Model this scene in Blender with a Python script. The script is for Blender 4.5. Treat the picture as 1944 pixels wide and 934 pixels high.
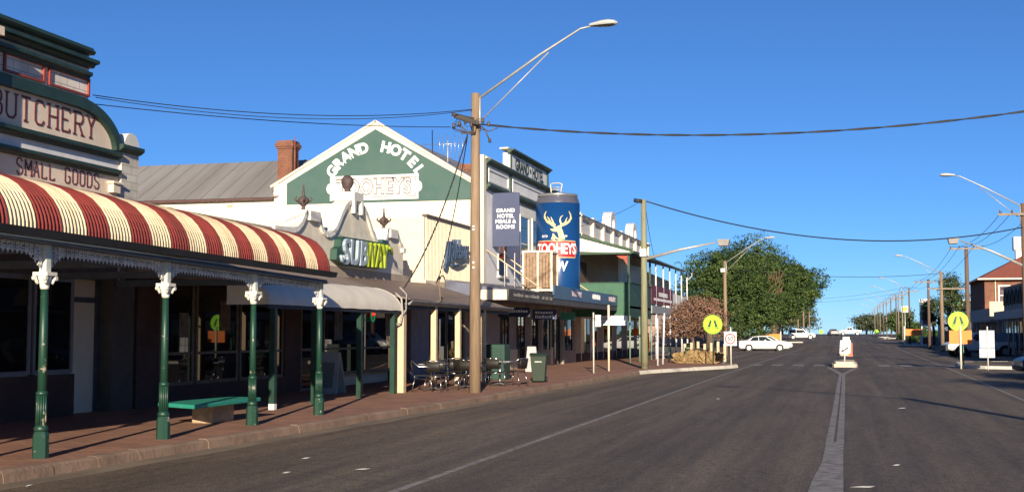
import bpy, math, random
from mathutils import Vector, Matrix
R = math.radians
rnd = random.Random(7)
for o in list(bpy.data.objects): bpy.data.objects.remove(o)
S = bpy.context.scene
COL = S.collection
# ------------------------------------------------------------------ camera
cd = bpy.data.cameras.new('camera'); cam = bpy.data.objects.new('camera', cd); COL.objects.link(cam); S.camera = cam
yaw, pit = R(14.742), R(3.933)
f = Vector((-math.sin(yaw)*math.cos(pit), math.cos(yaw)*math.cos(pit), math.sin(pit)))
r = Vector((math.cos(yaw), math.sin(yaw), 0)); u = r.cross(f)
m = Matrix((r, u, -f)).transposed().to_4x4(); m.translation = (0, 0, 1.7)
cam.matrix_world = m
cd.sensor_width = 36; cd.lens = 44.44; cd.clip_end = 6000; cd.clip_start = .1
# ------------------------------------------------------------------ world + sun
SUN = Vector((.24, -.975, 0)).normalized(); EL = R(15)
w = bpy.data.worlds.new('World'); S.world = w; w.use_nodes = True
nt = w.node_tree; nt.nodes.clear()
sky = nt.nodes.new('ShaderNodeTexSky'); sky.sky_type = 'NISHITA'; sky.sun_disc = False
sky.sun_elevation = EL; sky.sun_rotation = math.atan2(SUN.x, SUN.y)
sky.air_density = 1.0; sky.dust_density = 0.0; sky.ozone_density = 7.2; sky.altitude = 3500
bg = nt.nodes.new('ShaderNodeBackground'); bg.inputs[1].default_value = .060
wo = nt.nodes.new('ShaderNodeOutputWorld')
nt.links.new(sky.outputs[0], bg.inputs[0]); nt.links.new(bg.outputs[0], wo.inputs[0])
sl = bpy.data.lights.new('sun', 'SUN'); sl.energy = 4.2; sl.angle = R(.5); sl.color = (1, .86, .67)
so = bpy.data.objects.new('sun', sl); COL.objects.link(so)
sd = Vector((SUN.x*math.cos(EL), SUN.y*math.cos(EL), math.sin(EL)))
so.rotation_euler = sd.to_track_quat('Z', 'Y').to_euler(); so.location = (30, -60, 40)
S.view_settings.view_transform = 'Standard'; S.view_settings.look = 'None'
S.view_settings.exposure = 1.0; S.view_settings.gamma = 1
S.render.engine = 'CYCLES'
S.render.resolution_x = 1024; S.render.resolution_y = 491
# ------------------------------------------------------------------ materials
MATS = {}
def mat(name, c, rough=.6, var=.12, scale=3, metal=0, c2=None, thr=None, bump=0, bscale=40, emit=0, spec=.5, stretch=None, coord='Object'):
    if name in MATS: return MATS[name]
    m = bpy.data.materials.new(name); m.use_nodes = True; MATS[name] = m
    t = m.node_tree; b = t.nodes['Principled BSDF']
    b.inputs['Roughness'].default_value = rough; b.inputs['Metallic'].default_value = metal
    b.inputs['Specular IOR Level'].default_value = spec
    tc = t.nodes.new('ShaderNodeTexCoord'); mp = t.nodes.new('ShaderNodeMapping')
    t.links.new(tc.outputs[coord], mp.inputs[0])
    if stretch: mp.inputs['Scale'].default_value = stretch
    n = t.nodes.new('ShaderNodeTexNoise'); n.inputs['Scale'].default_value = scale; n.inputs['Detail'].default_value = 7
    n.inputs['Roughness'].default_value = .65
    t.links.new(mp.outputs[0], n.inputs[0])
    cr = t.nodes.new('ShaderNodeValToRGB')
    lo = c2 if c2 else tuple(x*(1-var*2) for x in c)
    hi = c if c2 else tuple(min(1, x*(1+var)) for x in c)
    cr.color_ramp.elements[0].color = (*lo, 1); cr.color_ramp.elements[1].color = (*hi, 1)
    p = thr if thr else (.3, .7)
    cr.color_ramp.elements[0].position = p[0]; cr.color_ramp.elements[1].position = p[1]
    t.links.new(n.outputs[0], cr.inputs[0]); t.links.new(cr.outputs[0], b.inputs['Base Color'])
    if bump:
        n2 = t.nodes.new('ShaderNodeTexNoise'); n2.inputs['Scale'].default_value = bscale; n2.inputs['Detail'].default_value = 4
        t.links.new(mp.outputs[0], n2.inputs[0])
        bp = t.nodes.new('ShaderNodeBump'); bp.inputs['Strength'].default_value = bump; bp.inputs['Distance'].default_value = .02
        t.links.new(n2.outputs[0], bp.inputs['Height']); t.links.new(bp.outputs[0], b.inputs['Normal'])
    if emit:
        b.inputs['Emission Color'].default_value = (*c, 1); b.inputs['Emission Strength'].default_value = emit
    return m
def brickmat(name, c1, c2, mortar, bw=.23, bh=.086, ms=.012, plane='x', rough=.85, var=1.0):
    if name in MATS: return MATS[name]
    m = bpy.data.materials.new(name); m.use_nodes = True; MATS[name] = m
    t = m.node_tree; b = t.nodes['Principled BSDF']; b.inputs['Roughness'].default_value = rough
    tc = t.nodes.new('ShaderNodeTexCoord'); sx = t.nodes.new('ShaderNodeSeparateXYZ'); cx = t.nodes.new('ShaderNodeCombineXYZ')
    t.links.new(tc.outputs['Object'], sx.inputs[0])
    a, bb = {'x': (1, 2), 'y': (0, 2), 'z': (0, 1)}[plane]
    if plane == 'xy':
        pass
    t.links.new(sx.outputs[a], cx.inputs[0]); t.links.new(sx.outputs[bb], cx.inputs[1])
    br = t.nodes.new('ShaderNodeTexBrick'); t.links.new(cx.outputs[0], br.inputs[0])
    br.inputs['Color1'].default_value = (*c1, 1); br.inputs['Color2'].default_value = (*c2, 1); br.inputs['Mortar'].default_value = (*mortar, 1)
    br.inputs['Scale'].default_value = 1; br.inputs['Brick Width'].default_value = bw; br.inputs['Row Height'].default_value = bh; br.inputs['Mortar Size'].default_value = ms
    n = t.nodes.new('ShaderNodeTexNoise'); n.inputs['Scale'].default_value = 1.3; n.inputs['Detail'].default_value = 8
    t.links.new(tc.outputs['Object'], n.inputs[0])
    mx = t.nodes.new('ShaderNodeMixRGB'); mx.blend_type = 'MULTIPLY'; mx.inputs[0].default_value = .75*var
    cr = t.nodes.new('ShaderNodeValToRGB'); cr.color_ramp.elements[0].position = .3; cr.color_ramp.elements[1].position = .65
    cr.color_ramp.elements[0].color = (.55, .5, .46, 1); cr.color_ramp.elements[1].color = (1.1, 1.08, 1.05, 1)
    t.links.new(n.outputs[0], cr.inputs[0]); t.links.new(br.outputs[0], mx.inputs[1]); t.links.new(cr.outputs[0], mx.inputs[2])
    t.links.new(mx.outputs[0], b.inputs['Base Color'])
    bp = t.nodes.new('ShaderNodeBump'); bp.inputs['Strength'].default_value = .3; bp.inputs['Distance'].default_value = .01; bp.invert = True
    t.links.new(br.outputs['Fac'], bp.inputs['Height']); t.links.new(bp.outputs[0], b.inputs['Normal'])
    return m
M = lambda *a, **k: mat(*a, **k)
cream = M('cream paint', (.80, .68, .50), .6, .07, 1.2)
creamw = M('cream wall', (.78, .66, .50), .75, .06, .8, bump=.2)
white = M('white paint', (.78, .75, .68), .5, .08, 2)
whiteold = M('weathered white paint', (.62, .57, .50), .7, .1, 2.5, c2=(.42, .34, .28), thr=(.28, .5))
dgreen = M('dark green paint', (.018, .045, .032), .5, .2, 3)
green = M('post green paint', (.009, .045, .028), .42, .2, 4)
greenworn = M('worn green paint', (.009, .045, .028), .45, c2=(.34, .30, .23), thr=(.335, .375), scale=7)
lace_w = M('iron lace paint', (.74, .71, .66), .6, .2, 8)
red_s = M('red corrugated', (.24, .034, .026), .6, c2=(.13, .026, .02), scale=1.3, thr=(.3, .62), stretch=(.6, 3, .6))
cream_s = M('cream corrugated', (.72, .60, .40), .6, c2=(.46, .36, .22), scale=1.3, thr=(.28, .6), stretch=(.6, 3, .6))
bluegrey = M('grey blue beam paint', (.10, .13, .17), .6, .15, 2)
dark = M('dark paint', (.02, .02, .022), .6, .2, 3)
maroon = M('maroon paint', (.16, .03, .025), .5, .15, 3)
redtrim = M('red trim paint', (.28, .05, .035), .6, .15, 4)
paintbrick = brickmat('painted block', (.82, .77, .70), (.76, .71, .65), (.50, .45, .41), .40, .16, .012)
panelp = M('aged panel render', (.80, .67, .53), .8, c2=(.60, .47, .37), scale=1.6, thr=(.25, .6), bump=.15)
wallgrey = M('grey lavender wall', (.74, .72, .72), .8, .1, 1.5)
glass = M('dark shop glass', (.009, .009, .010), .015, .1, 2, spec=.22)
glass2 = M('window glass', (.03, .035, .04), .08, .2, 2)
darkbrick = brickmat('dark red brick', (.10, .045, .035), (.07, .035, .03), (.06, .05, .045))
tinwhite = M('awning canvas', (.74, .68, .58), .75, .08, 1.5)
graycem = M('grey cement render', (.80, .73, .58), .85, .12, 1.8, bump=.25)
capw = M('white cement cap', (.70, .68, .62), .7, .08, 3)
rust = M('dark rusty iron', (.09, .06, .055), .7, .3, 10)
tinroof = M('weathered tin roof', (.34, .33, .31), .5, c2=(.24, .22, .20), scale=.7, thr=(.3, .65), stretch=(1, .12, .12), metal=.25)
redbrick_y = brickmat('orange brick end', (.24, .075, .038), (.19, .058, .03), (.20, .14, .10), plane='y')
redbrick_x = brickmat('orange brick side', (.30, .10, .055), (.24, .08, .045), (.3, .24, .2), plane='x')
gablegreen = M('gable green paint', (.060, .115, .098), .65, c2=(.030, .085, .072), scale=.7, thr=(.3, .7))
signwhite = M('sign white', (.78, .78, .76), .5, .04, 2)
letterw = M('white lettering', (.80, .80, .78), .5, .03, 2)
letterred = M('maroon lettering', (.17, .045, .045), .7, .2, 6)
wood = M('grey pole timber', (.27, .19, .12), .85, c2=(.16, .11, .075), scale=5, thr=(.3, .6), stretch=(3, 3, .25), bump=.4, bscale=12)
woodg = M('greenish pole timber', (.25, .25, .15), .85, c2=(.15, .15, .09), scale=5, thr=(.3, .6), stretch=(3, 3, .25), bump=.4, bscale=12)
woodr = M('brown pole timber', (.15, .095, .068), .85, c2=(.09, .06, .045), scale=5, thr=(.3, .6), stretch=(3, 3, .25), bump=.4, bscale=12)
galv = M('galvanised steel', (.42, .41, .38), .45, .1, 5, metal=.3)
alu = M('polished aluminium', (.42, .42, .42), .25, .05, 5, metal=.95)
alup = M('brushed aluminium', (.6, .6, .58), .3, .05, 5, metal=.8)
black = M('black rubber', (.012, .012, .012), .7, .2, 4)
cable = M('black cable', (.015, .016, .02), .6, .1, 4)
wicker = M('dark woven plastic', (.016, .014, .012), .6, .3, 60)
# ------------------------------------------------------------------ mesh builder
class MB:
    def __init__(s): s.v = []; s.f = []; s.mi = []; s.sm = []
    def add(s, vs, fs, mi=0, sm=False):
        b = len(s.v); s.v += [Vector(p) for p in vs]
        for q in fs: s.f.append([b+i for i in q]); s.mi.append(mi); s.sm.append(sm)
        return s
    def box(s, x0, x1, y0, y1, z0, z1, mi=0):
        x0, x1 = sorted((x0, x1)); y0, y1 = sorted((y0, y1)); z0, z1 = sorted((z0, z1))
        return s.add([(x0,y0,z0),(x1,y0,z0),(x1,y1,z0),(x0,y1,z0),(x0,y0,z1),(x1,y0,z1),(x1,y1,z1),(x0,y1,z1)],
              [(3,2,1,0),(4,5,6,7),(0,1,5,4),(1,2,6,5),(2,3,7,6),(3,0,4,7)], mi)
    def tube(s, pts, rad, n=8, mi=0, caps=True, sm=True):
        pts = [Vector(p) for p in pts]; k = len(pts)
        rs = rad if isinstance(rad, (list, tuple)) else [rad]*k
        ref = None; vs = []
        for i, p in enumerate(pts):
            d = (pts[min(i+1, k-1)] - pts[max(i-1, 0)])
            if d.length < 1e-9: d = Vector((0, 0, 1))
            d.normalize()
            if ref is None: ref = Vector((0, 0, 1)) if abs(d.z) < .95 else Vector((0, 1, 0))
            a = d.cross(ref)
            if a.length < 1e-4: a = d.cross(Vector((1, 0, 0)))
            a.normalize(); b = a.cross(d); ref = b
            for j in range(n):
                t = 2*math.pi*j/n + math.pi/n
                vs.append(p + a*math.cos(t)*rs[i] + b*math.sin(t)*rs[i])
        fs = [(i*n+j, i*n+(j+1) % n, (i+1)*n+(j+1) % n, (i+1)*n+j) for i in range(k-1) for j in range(n)]
        s.add(vs, fs, mi, sm)
        if caps:
            b = len(s.v)-n*k
            s.f.append([b+j for j in range(n)][::-1]); s.mi.append(mi); s.sm.append(False)
            s.f.append([b+(k-1)*n+j for j in range(n)]); s.mi.append(mi); s.sm.append(False)
        return s
    def lathe(s, c, prof, n=12, mi=0, sm=True, off=0):   # prof: (radius,z)
        return s.tube([(c[0], c[1], c[2]+z + i*1e-6) for i, (q, z) in enumerate(prof)], [max(q, .001) for q, z in prof], n, mi, True, sm)
    def prism(s, poly, axis, a, b, mi=0):  # poly of 2D pts, extruded along axis from a to b
        def P(p, t):
            return {'x': (t, p[0], p[1]), 'y': (p[0], t, p[1]), 'z': (p[0], p[1], t)}[axis]
        n = len(poly)
        s.add([P(p, a) for p in poly]+[P(p, b) for p in poly],
              [tuple(range(n))[::-1], tuple(range(n, 2*n))]+[(i, (i+1) % n, n+(i+1) % n, n+i) for i in range(n)], mi)
        return s
    def quad(s, *p, mi=0): return s.add(p, [tuple(range(len(p)))], mi)
    def bar(s, a, b, w, h=None, mi=0, side=None):
        a = Vector(a); b = Vector(b); h = h or w; d = (b-a).normalized()
        q = side and Vector(side) or (Vector((0, 0, 1)) if abs(d.z) < .9 else Vector((0, 1, 0)))
        x = d.cross(q).normalized(); y = x.cross(d).normalized()
        vs = [p + x*sx*w/2 + y*sy*h/2 for p in (a, b) for sx, sy in ((-1,-1),(1,-1),(1,1),(-1,1))]
        return s.add(vs, [(3,2,1,0),(4,5,6,7),(0,1,5,4),(1,2,6,5),(2,3,7,6),(3,0,4,7)], mi)
    def merge(s, o, mi=None):
        b = len(s.v); s.v += o.v; s.f += [[b+i for i in q] for q in o.f]
        s.mi += [mi if mi is not None else x for x in o.mi]; s.sm += o.sm; return s
    def xf(s, fn): s.v = [Vector(fn(p)) for p in s.v]; return s
    def build(s, name, mats, parent=None, recalc=True, bevel=0, label=None):
        me = bpy.data.meshes.new(name)
        o0 = Vector((0, 0, 0)); q = parent
        while q is not None: o0 += Vector(q.location); q = q.parent
        me.from_pydata([v-o0 for v in s.v], [], s.f)
        if not isinstance(mats, (list, tuple)): mats = [mats]
        for mm in mats: me.materials.append(mm)
        me.polygons.foreach_set('material_index', s.mi); me.polygons.foreach_set('use_smooth', s.sm)
        me.update()
        if recalc:
            import bmesh
            bm = bmesh.new(); bm.from_mesh(me); bmesh.ops.recalc_face_normals(bm, faces=bm.faces); bm.to_mesh(me); bm.free()
        o = bpy.data.objects.new(name, me); COL.objects.link(o)
        if parent: o.parent = parent
        if bevel:
            bv = o.modifiers.new('bevel', 'BEVEL'); bv.width = bevel; bv.segments = 2; bv.limit_method = 'ANGLE'
        if label: o['label'] = label
        return o
def tag(o, label, cat, group=None, kind=None):
    o['label'] = label; o['category'] = cat
    if group: o['group'] = group
    if kind: o['kind'] = kind
    return o
def thing(name, label, cat, loc=(0, 0, 0), group=None):
    o = bpy.data.objects.new(name, None); COL.objects.link(o); o.location = loc; o.empty_display_size = .3
    return tag(o, label, cat, group)
def struct(o, label=None):
    o['kind'] = 'structure'
    if label: o['label'] = label
    return o
def kids(o): return [c for c in bpy.data.objects if c.parent == o]
def copy_tree(o, parent=None):
    c = o.copy(); COL.objects.link(c); c.parent = parent
    for ch in kids(o): copy_tree(ch, c)
    return c
def place(o, loc, rz=0, label=None):
    o.location = loc; o.rotation_euler = (0, 0, rz)
    if label: o['label'] = label
    return o
def text(s, size=1, ext=.01, bold=0, shear=0, sx=1, space=1, align='CENTER'):
    cu = bpy.data.curves.new('t', 'FONT'); cu.body = s; cu.size = size; cu.extrude = ext; cu.offset = bold
    cu.shear = shear; cu.align_x = align; cu.align_y = 'CENTER'; cu.space_character = space; cu.resolution_u = 3
    o = bpy.data.objects.new('t', cu); COL.objects.link(o)
    dg = bpy.context.evaluated_depsgraph_get(); dg.update(); me = bpy.data.meshes.new_from_object(o.evaluated_get(dg))
    b = MB(); b.add([v.co.copy() for v in me.vertices], [tuple(p.vertices) for p in me.polygons])
    bpy.data.objects.remove(o); bpy.data.meshes.remove(me); bpy.data.curves.remove(cu)
    b.xf(lambda p: (p.x*sx, p.y, p.z)); return b
def facX(b, x, y, z): return b.xf(lambda p: (x+p.z, y+p.x, z+p.y))      # reads from the street, faces +X
def facY(b, x, y, z): return b.xf(lambda p: (x+p.x, y-p.z, z+p.y))      # faces -Y
STR = {  # stroke letters with serifs
 'B': [[(0,0),(0,1)], [(0,1),(.45,1),(.6,.88),(.6,.64),(.45,.52),(0,.52)], [(.45,.52),(.65,.4),(.65,.12),(.5,0),(0,0)]],
 'U': [[(0,1),(0,.15),(.15,0),(.45,0),(.6,.15),(.6,1)]], 'T': [[(0,1),(.6,1)], [(.3,1),(.3,0)], [(.18,0),(.42,0)]],
 'C': [[(.6,.82),(.45,1),(.15,1),(0,.85),(0,.15),(.15,0),(.45,0),(.6,.18)]],
 'H': [[(0,0),(0,1)],[(.6,0),(.6,1)],[(0,.5),(.6,.5)]], 'E': [[(0,0),(0,1)],[(0,1),(.55,1),(.55,.85)],[(0,.52),(.4,.52)],[(0,0),(.55,0),(.55,.15)]],
 'R': [[(0,0),(0,1)],[(0,1),(.45,1),(.6,.85),(.6,.65),(.45,.5),(0,.5)],[(.3,.5),(.6,0)]],
 'Y': [[(0,1),(.3,.5),(.6,1)],[(.3,.5),(.3,0)],[(.18,0),(.42,0)]],
 'S': [[(.6,.82),(.45,1),(.15,1),(0,.85),(0,.66),(.15,.54),(.45,.46),(.6,.34),(.6,.15),(.45,0),(.15,0),(0,.18)]],
 'M': [[(0,0),(0,1),(.35,.35),(.7,1),(.7,0)]], 'A': [[(0,0),(.3,1),(.6,0)],[(.12,.35),(.48,.35)]],
 'L': [[(0,1),(0,0),(.55,0),(.55,.15)]], 'G': [[(.6,.82),(.45,1),(.15,1),(0,.85),(0,.15),(.15,0),(.45,0),(.6,.15),(.6,.45),(.36,.45)]],
 'O': [[(.15,0),(0,.15),(0,.85),(.15,1),(.45,1),(.6,.85),(.6,.15),(.45,0),(.15,0)]], 'D': [[(0,0),(0,1),(.4,1),(.6,.82),(.6,.18),(.4,0),(0,0)]],
 'N': [[(0,0),(0,1),(.6,0),(.6,1)]]}
def stroke_text(s, y0, y1, z0, z1, x, wd, mb=None):
    mb = mb or MB(); adv = .95; tot = len(s)*adv-.35; k = (y1-y0)/tot
    for i, ch in enumerate(s):
        if ch == ' ': continue
        for pl in STR[ch]:
            for a, b in zip(pl, pl[1:]):
                mb.bar((x, y0+(i*adv+a[0])*k, z0+a[1]*(z1-z0)), (x, y0+(i*adv+b[0])*k, z0+b[1]*(z1-z0)), wd, .012, side=(1, 0, 0))
        if ch in 'BHRUM':   # serifs
            for px, pz in {'B': [(0,0),(0,1)], 'H': [(0,0),(0,1),(.6,0),(.6,1)], 'R': [(0,0),(0,1),(.6,0)], 'U': [(0,1),(.6,1)], 'M': [(0,0),(.7,0)]}[ch]:
                c = y0+(i*adv+px)*k; mb.box(x-.006, x+.006, c-.13*k, c+.13*k, z0+pz*(z1-z0)-wd*.4, z0+pz*(z1-z0)+wd*.4)
    return mb
# ================================================================== SETTING
def gz(y):
    def ss(a, b, t): t = max(0, min(1, (t-a)/(b-a))); return t*t*(3-2*t)
    return 1.42*ss(120, 350, y) - 6*ss(360, 900, y) - 14*ss(800, 3000, y)
ys = [-60, -20, 0, 5, 10, 15, 20, 30, 40, 50, 60, 70, 80, 90, 100, 110, 120]+list(range(130, 400, 10))+[420, 450, 500, 600, 700, 900, 1200, 1800, 2600, 3600]
g = MB()
xs = [-3000, -800, -200, -60, -30, -12, 0, 12, 30, 60, 200, 800, 3000]
g.add([(x, y, gz(y)-.06) for y in [-800, -300]+ys for x in xs],
      [(j*13+i, j*13+i+1, (j+1)*13+i+1, (j+1)*13+i) for j in range(len(ys)+1) for i in range(12)])
struct(g.build('ground', M('dry grass ground', (.16, .13, .07), .95, c2=(.10, .085, .045), scale=.15, thr=(.35, .65), bump=.4, bscale=3)))
# asphalt
asph = bpy.data.materials.new('asphalt'); asph.use_nodes = True
t = asph.node_tree; b = t.nodes['Principled BSDF']; b.inputs['Roughness'].default_value = .78; b.inputs['Specular IOR Level'].default_value = .35
tc = t.nodes.new('ShaderNodeTexCoord')
def nz(scale, det=6, st=None, rough=.6):
    mp = t.nodes.new('ShaderNodeMapping'); t.links.new(tc.outputs['Object'], mp.inputs[0])
    if st: mp.inputs['Scale'].default_value = st
    n = t.nodes.new('ShaderNodeTexNoise'); n.inputs['Scale'].default_value = scale; n.inputs['Detail'].default_value = det; n.inputs['Roughness'].default_value = rough
    t.links.new(mp.outputs[0], n.inputs[0]); return n
def ramp(n, stops):
    cr = t.nodes.new('ShaderNodeValToRGB'); e = cr.color_ramp.elements
    e[0].position = stops[0][0]; e[0].color = (*stops[0][1], 1); e[1].position = stops[1][0]; e[1].color = (*stops[1][1], 1)
    for p, c in stops[2:]: k = e.new(p); k.color = (*c, 1)
    t.links.new(n.outputs[0], cr.inputs[0]); return cr
def mul(a, b, fac=1):
    mx = t.nodes.new('ShaderNodeMixRGB'); mx.blend_type = 'MULTIPLY'; mx.inputs[0].default_value = fac
    t.links.new(a.outputs[0], mx.inputs[1]); t.links.new(b.outputs[0], mx.inputs[2]); return mx
c = ramp(nz(.35, 8, (1, .22, 1)), [(.3, (.106, .090, .073)), (.7, (.168, .140, .112))])
c = mul(c, ramp(nz(.9, 5, (1.5, .02, 1)), [(.36, (.72, .73, .76)), (.62, (1.16, 1.14, 1.11))]))
c = mul(c, ramp(nz(1.6, 6, (1.6, .12, 1), .75), [(.36, (.74, .74, .75)), (.56, (1.06, 1.05, 1.04))]))
c = mul(c, ramp(nz(9, 6, (1, .5, 1), .8), [(.34, (.62, .62, .63)), (.60, (1.14, 1.13, 1.12))]))
c = mul(c, ramp(nz(38, 3), [(.38, (.45, .45, .45)), (.64, (1.5, 1.48, 1.42))]))
c = mul(c, ramp(nz(170, 2), [(.35, (.6, .6, .6)), (.7, (1.5, 1.45, 1.4))]), .8)
vo = t.nodes.new('ShaderNodeTexVoronoi'); vo.feature = 'DISTANCE_TO_EDGE'; vo.inputs['Scale'].default_value = .55
wn = nz(1.5, 5); ad = t.nodes.new('ShaderNodeMixRGB'); ad.blend_type = 'ADD'; ad.inputs[0].default_value = .5
t.links.new(tc.outputs['Object'], ad.inputs[1]); t.links.new(wn.outputs[1], ad.inputs[2]); t.links.new(ad.outputs[0], vo.inputs['Vector'])
c = mul(c, ramp(vo, [(.0, (.45, .43, .42)), (.012, (1, 1, 1))]), .55)
sx_ = t.nodes.new('ShaderNodeSeparateXYZ'); t.links.new(tc.outputs['Object'], sx_.inputs[0])
mr = t.nodes.new('ShaderNodeMapRange'); mr.inputs[1].default_value = -9.3; mr.inputs[2].default_value = -4.5; t.links.new(sx_.outputs[0], mr.inputs[0])
c = mul(c, ramp(mr, [(0, (1.2, 1.08, .95)), (.9, (1, 1, 1))]))
t.links.new(c.outputs[0], b.inputs['Base Color'])
bp = t.nodes.new('ShaderNodeBump'); bp.inputs['Strength'].default_value = .55; bp.inputs['Distance'].default_value = .012
t.links.new(nz(110, 4).outputs[0], bp.inputs['Height']); t.links.new(bp.outputs[0], b.inputs['Normal'])
LK = [(-60,-9.3),(12.5,-9.25),(17,-9.1),(22,-8.95),(27,-8.75),(38,-8.5),(48,-8.38),(52,-8.25),(53.5,-7.95),(56,-7.25),(59,-6.3),(61,-5.65),(62.3,-5.3),(63.2,-5.15),(64.3,-5.25),(66,-6.0),(68,-7.3),(70,-8.8),(71,-9.2),(75,-9.3),(89,-9.3),(92,-9.8),(93.5,-12),(94,-17)]
road = MB()
ry = [y for y in ys if y >= -60]
road.add([(x, y, gz(y)) for y in ry for x in (-17, -9.4, 0, 9.4, 15)],
         [(j*5+i, j*5+i+1, (j+1)*5+i+1, (j+1)*5+i) for j in range(len(ry)-8) for i in range(4)])
struct(road.build('road', asph))
xr = MB().box(-120, -17, 95, 112, -.02, -.002)
struct(xr.build('side_road', asph))
# footpath + kerbs
def clipx(y, K=LK):
    for (a, xa), (b, xb) in zip(K, K[1:]):
        if a <= y <= b: return xa+(xb-xa)*(y-a)/(b-a) if b > a else xa
fp = MB(); L = [p for p in LK if p[0] < 93]
for (a, xa), (b, xb) in zip(L, L[1:]):
    fp.quad((xa-.14, a, .14), (xb-.14, b, .14), (-17, b, .14), (-17, a, .14))
struct(fp.build('footpath', [brickmat('footpath pavers', (.37, .18, .11), (.27, .13, .083), (.20, .115, .08), .23, .115, .010, plane='z', var=.8)]))
def smooth(P, n=3):
    out = []
    for (a, xa), (b, xb) in zip(P, P[1:]):
        k = max(1, int(math.hypot(b-a, xb-xa)/.9))
        for i in range(k): out.append((xa+(xb-xa)*i/k, a+(b-a)*i/k))
    out.append((P[-1][1], P[-1][0])); return out
def kerb(path, name, m, side=1, top=.145, wd=.16, z=0, jit=.006):
    mb = MB(); n = len(path); off = []
    for i, (x, y) in enumerate(path):
        a = path[max(0, i-1)]; c = path[min(n-1, i+1)]; d = Vector((c[0]-a[0], c[1]-a[1], 0)).normalized(); off.append(Vector((d.y, -d.x, 0))*side)
    rr = random.Random(3)
    for i in range(n-1):
        j0 = rr.uniform(-jit, jit); j1 = rr.uniform(-jit, jit); A = Vector((*path[i], 0)); B = Vector((*path[i+1], 0)); d = (B-A).normalized()*(.004 if i % 2 else 0)
        vs = []
        for p, o, jj in ((A+d, off[i], j0), (B-d, off[i+1], j0)):
            zz = z+gz(p.y)
            vs += [p-o*wd+Vector((0,0,zz-.05)), p-o*wd+Vector((0,0,zz+top+jj)), p-o*.04+Vector((0,0,zz+top+jj)), p+o*jj+Vector((0,0,zz+top-.03)), p+o*(.03+jj)+Vector((0,0,zz-.05))]
        mb.add(vs, [(0,1,6,5),(1,2,7,6),(2,3,8,7),(3,4,9,8),(4,3,2,1,0),(5,6,7,8,9)])
    return struct(mb.build(name, m))
kc = M('kerb concrete', (.27, .18, .125), .9, c2=(.15, .095, .065), scale=1.4, thr=(.3, .65), bump=.5, bscale=14)
kw = M('white kerb paint', (.62, .58, .50), .8, c2=(.42, .36, .29), scale=3, thr=(.25, .5), bump=.3, bscale=20)
K1 = smooth([p for p in LK if p[0] <= 52]); K2 = smooth([p for p in LK if 52 <= p[0] <= 71]); K3 = smooth([p for p in LK if 71 <= p[0]])
kerb(K1, 'kerb', kc); kerb(K2, 'kerb', kw); kerb(K3, 'kerb', kc)
gut = MB()
for (x0, y0), (x1, y1) in zip(K1, K1[1:]): gut.quad((x0+.02, y0, .006), (x0+.42+.03*math.sin(y0*2), y0, .004), (x1+.42+.03*math.sin(y1*2), y1, .004), (x1+.02, y1, .006))
struct(gut.build('gutter', M('concrete gutter', (.20, .15, .10), .9, c2=(.10, .075, .055), scale=2.2, thr=(.3, .62), bump=.3, bscale=20, stretch=(1, .3, 1))))
# right side
RK = [(-60, 9.6), (40, 9.6), (60, 9.4), (62, 8.8), (63.4, 8.0), (64, 6.4), (64.8, 5.7), (66.3, 5.45), (72, 5.7), (74, 6.8), (75, 8.6), (76, 9.6), (89, 9.6), (92, 10.4)]
L = RK; fp = MB()
for (a, xa), (b_, xb) in zip(L, L[1:]):
    fp.quad((xa+.14, a, .14), (17, a, .14), (17, b_, .14), (xb+.14, b_, .14))
for (a, b_) in ((96, 112), (112, 140)): fp.quad((11.0, a, .14+gz(a)), (17, a, .14+gz(a)), (17, b_, .14+gz(b_)), (11.0, b_, .14+gz(b_)))
struct(fp.build('footpath', M('dusty footpath', (.15, .115, .085), .9, c2=(.09, .07, .055), scale=.8, bump=.3)))
kerb(smooth([p for p in RK if p[0] <= 62]), 'kerb', kc, -1)
kerb(smooth([p for p in RK if 62 <= p[0] <= 75]), 'kerb', kw, -1)
kerb(smooth([p for p in RK if 75 <= p[0]]), 'kerb', kc, -1)
kerb([(7.0+i*.9, 165-.1*i) for i in range(4)], 'kerb', kw, 1)
kerb([(-10.5+i*.9, 186+i*.6) for i in range(6)], 'kerb', kw, 1)
kerb([(6.6+i*1, 232+i*1.5) for i in range(4)], 'kerb', kw, 1)
kerb([(6.2+i*1, 250+i*1.5) for i in range(3)], 'kerb', kw, 1)
# painted lines
pw = bpy.data.materials.new('worn road paint'); pw.use_nodes = True
t = pw.node_tree; b = t.nodes['Principled BSDF']; b.inputs['Roughness'].default_value = .7
tc = t.nodes.new('ShaderNodeTexCoord')
c = ramp(nz(6, 8), [(.30, (.085, .075, .065)), (.58, (.29, .265, .235))])
c = mul(c, ramp(nz(90, 3), [(.3, (.6, .6, .6)), (.6, (1.1, 1.1, 1.1))]))
t.links.new(c.outputs[0], b.inputs['Base Color'])
pt = MB()
def line(P, w0, z=.005, k=1):
    for (a, b_) in zip(P, P[1:]):
        n = max(1, int(abs(b_[1]-a[1])/6))
        for i in range(n):
            p = (a[0]+(b_[0]-a[0])*i/n, a[1]+(b_[1]-a[1])*i/n); q = (a[0]+(b_[0]-a[0])*(i+1)/n, a[1]+(b_[1]-a[1])*(i+1)/n)
            pt.quad((p[0]-w0/2, p[1], z+gz(p[1])), (p[0]+w0/2, p[1], z+gz(p[1])), (q[0]+w0/2, q[1], z+gz(q[1])), (q[0]-w0/2, q[1], z+gz(q[1])))
line([(-.27, 20), (-.25, 28), (-.24, 44), (-.22, 54)], .115); line([(-.11, 20), (-.10, 28), (-.09, 44), (-.1, 54)], .115)
pt.quad((-.45, 11), (-.02, 11), (-.055, 20.2), (-.325, 20.2)) if 0 else None
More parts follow.
